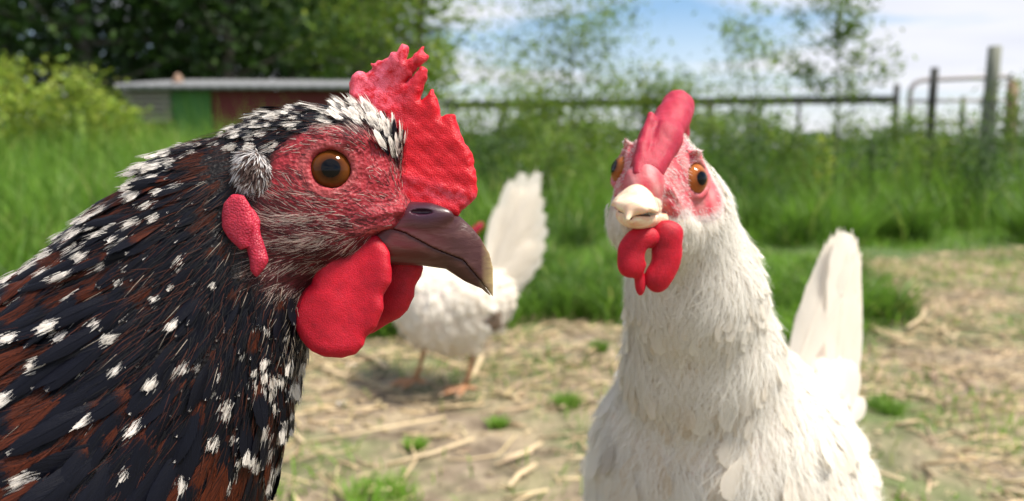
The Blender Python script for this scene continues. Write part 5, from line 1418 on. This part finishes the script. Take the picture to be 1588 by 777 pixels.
# ================================================================== white hen in the background
BW = 1.60
fL, fR = GP(645, 600), GP(722, 612)
bb_ = (fL + fR) / 2; bb_[2] = 0
hen_b = thing('white_hen', bb_, 'small white hen standing behind the dark beak with fanned tail and orange legs', 'hen')
def pb(px_, py_, w_=BW): return P(px_, py_, w_)
BC = [(pb(758, 455), .045), (pb(735, 474), .062), (pb(695, 482), .077), (pb(664, 470, 1.64), .068), (pb(672, 425, 1.68), .042), (pb(695, 385, 1.70), .026)]
def bsdf(X, Y, Z):
    g = None
    for (p, r1), (q, r2) in zip(BC[:-1], BC[1:]):
        x = cone(X, Y, Z, p, q, r1, r2); g = x if g is None else smin(g, x, .03)
    hd = BC[-1][0]
    g = smin(g, ell(X, Y, Z, hd, (.022, .02, .021)), .012)
    for f_, s_ in ((fL, -1), (fR, 1)):        # feathered thighs
        g = smin(g, cone(X, Y, Z, [f_[0] + .012 - .012 * s_, f_[1], .20], [f_[0] + .006, f_[1], .112], .045, .014), .03)
    return g
allp = np.array([p for p, r in BC])
V, Q = sdf_mesh(bsdf, box_axes(allp.min(0) - [.12, .12, .26], allp.max(0) + [.1, .12, .06], .006))
mesh_obj('body', V, [Q], M['skin_white'], hen_b, col=np.tile([.82, .76, .70], (len(V), 1)))
pts, nrm = scatter(V, Q, 9000, .0105)
n_ = len(pts)
CB = [(pb(690, 480), -.0, .0, -.6, .8), (pb(690, 430), .6, .1, -.3, 1), (pb(740, 440), 1, 0, .1, 1), (pb(735, 500), .9, 0, -.2, 1), (pb(650, 500), .3, 0, -.9, 1), (pb(690, 560), .0, 0, -1, 1), (pb(672, 425, 1.66), .0, 0, -1, .7), (pb(695, 385, 1.7), .2, .1, -1, .5)]
vv = idw([c_[0] for c_ in CB], [c_[1:] for c_ in CB], pts, 3)
Ln = .034 * vv[:, 3] * rng.uniform(.8, 1.2, n_); Wd = .010 * vv[:, 3] * rng.uniform(.8, 1.2, n_)
fr = bases(nrm, vv[:, :3], rng.normal(0, .25, n_), rng.uniform(.1, .25, n_))
lay_feathers('plumage', VAR_W, pts, fr, Ln, Wd, rng.integers(0, 4, n_), np.stack([np.clip(.1 + .1 * rng.standard_normal(n_), 0, 1), np.where(np.linalg.norm(pts - pb(752, 497, 1.55), axis=1) < .022, .9, 0), rng.random(n_)], 1), M['white_feather'], hen_b)
tb = pb(752, 462)
tips = [(778, 320), (812, 292), (826, 310), (830, 345), (828, 375), (797, 280), (815, 268), (838, 267), (836, 285), (842, 306), (845, 330), (847, 352), (845, 376), (839, 398), (826, 418), (812, 438), (798, 456)]
rt, dr, nn, Ls, Ws = [], [], [], [], []
for i, (x_, y_) in enumerate(tips):
    q_ = pb(x_, y_, BW + .01 + .006 * (i % 4)); b0 = tb + np.array([0, .004 * (i % 4), .0]) + (q_ - tb) * .05
    rt.append(b0); dr.append(unit(q_ - b0)); Ls.append(np.linalg.norm(q_ - b0)); Ws.append(.018); nn.append(-FWD + RIGHT * .3 + UP * .1 * (i % 3))
blades('tail_feather', hen_b, rt, dr, nn, Ls, Ws, [[.15, 0, i / 17] for i in range(len(tips))], M['white_feather'])
leg(hen_b, [fL[0] + .004, fL[1], .125], [fL[0], fL[1], .006], R(200), .95)
leg(hen_b, [fR[0] - .012, fR[1], .125], [fR[0], fR[1], .006], R(215), .95)
hd = BC[-1][0]
cb_ = lambda X, Y, Z: cone(X, Y, Z, pb(728, 366, 1.66), pb(745, 350, 1.66), .010, .008)
V, Q = sdf_mesh(cb_, box_axes(pb(728, 366, 1.66) - .04, pb(745, 350, 1.66) + .04, .003))
mesh_obj('comb', V, [Q], M['comb_pink'], hen_b, col=np.zeros((len(V), 3)))
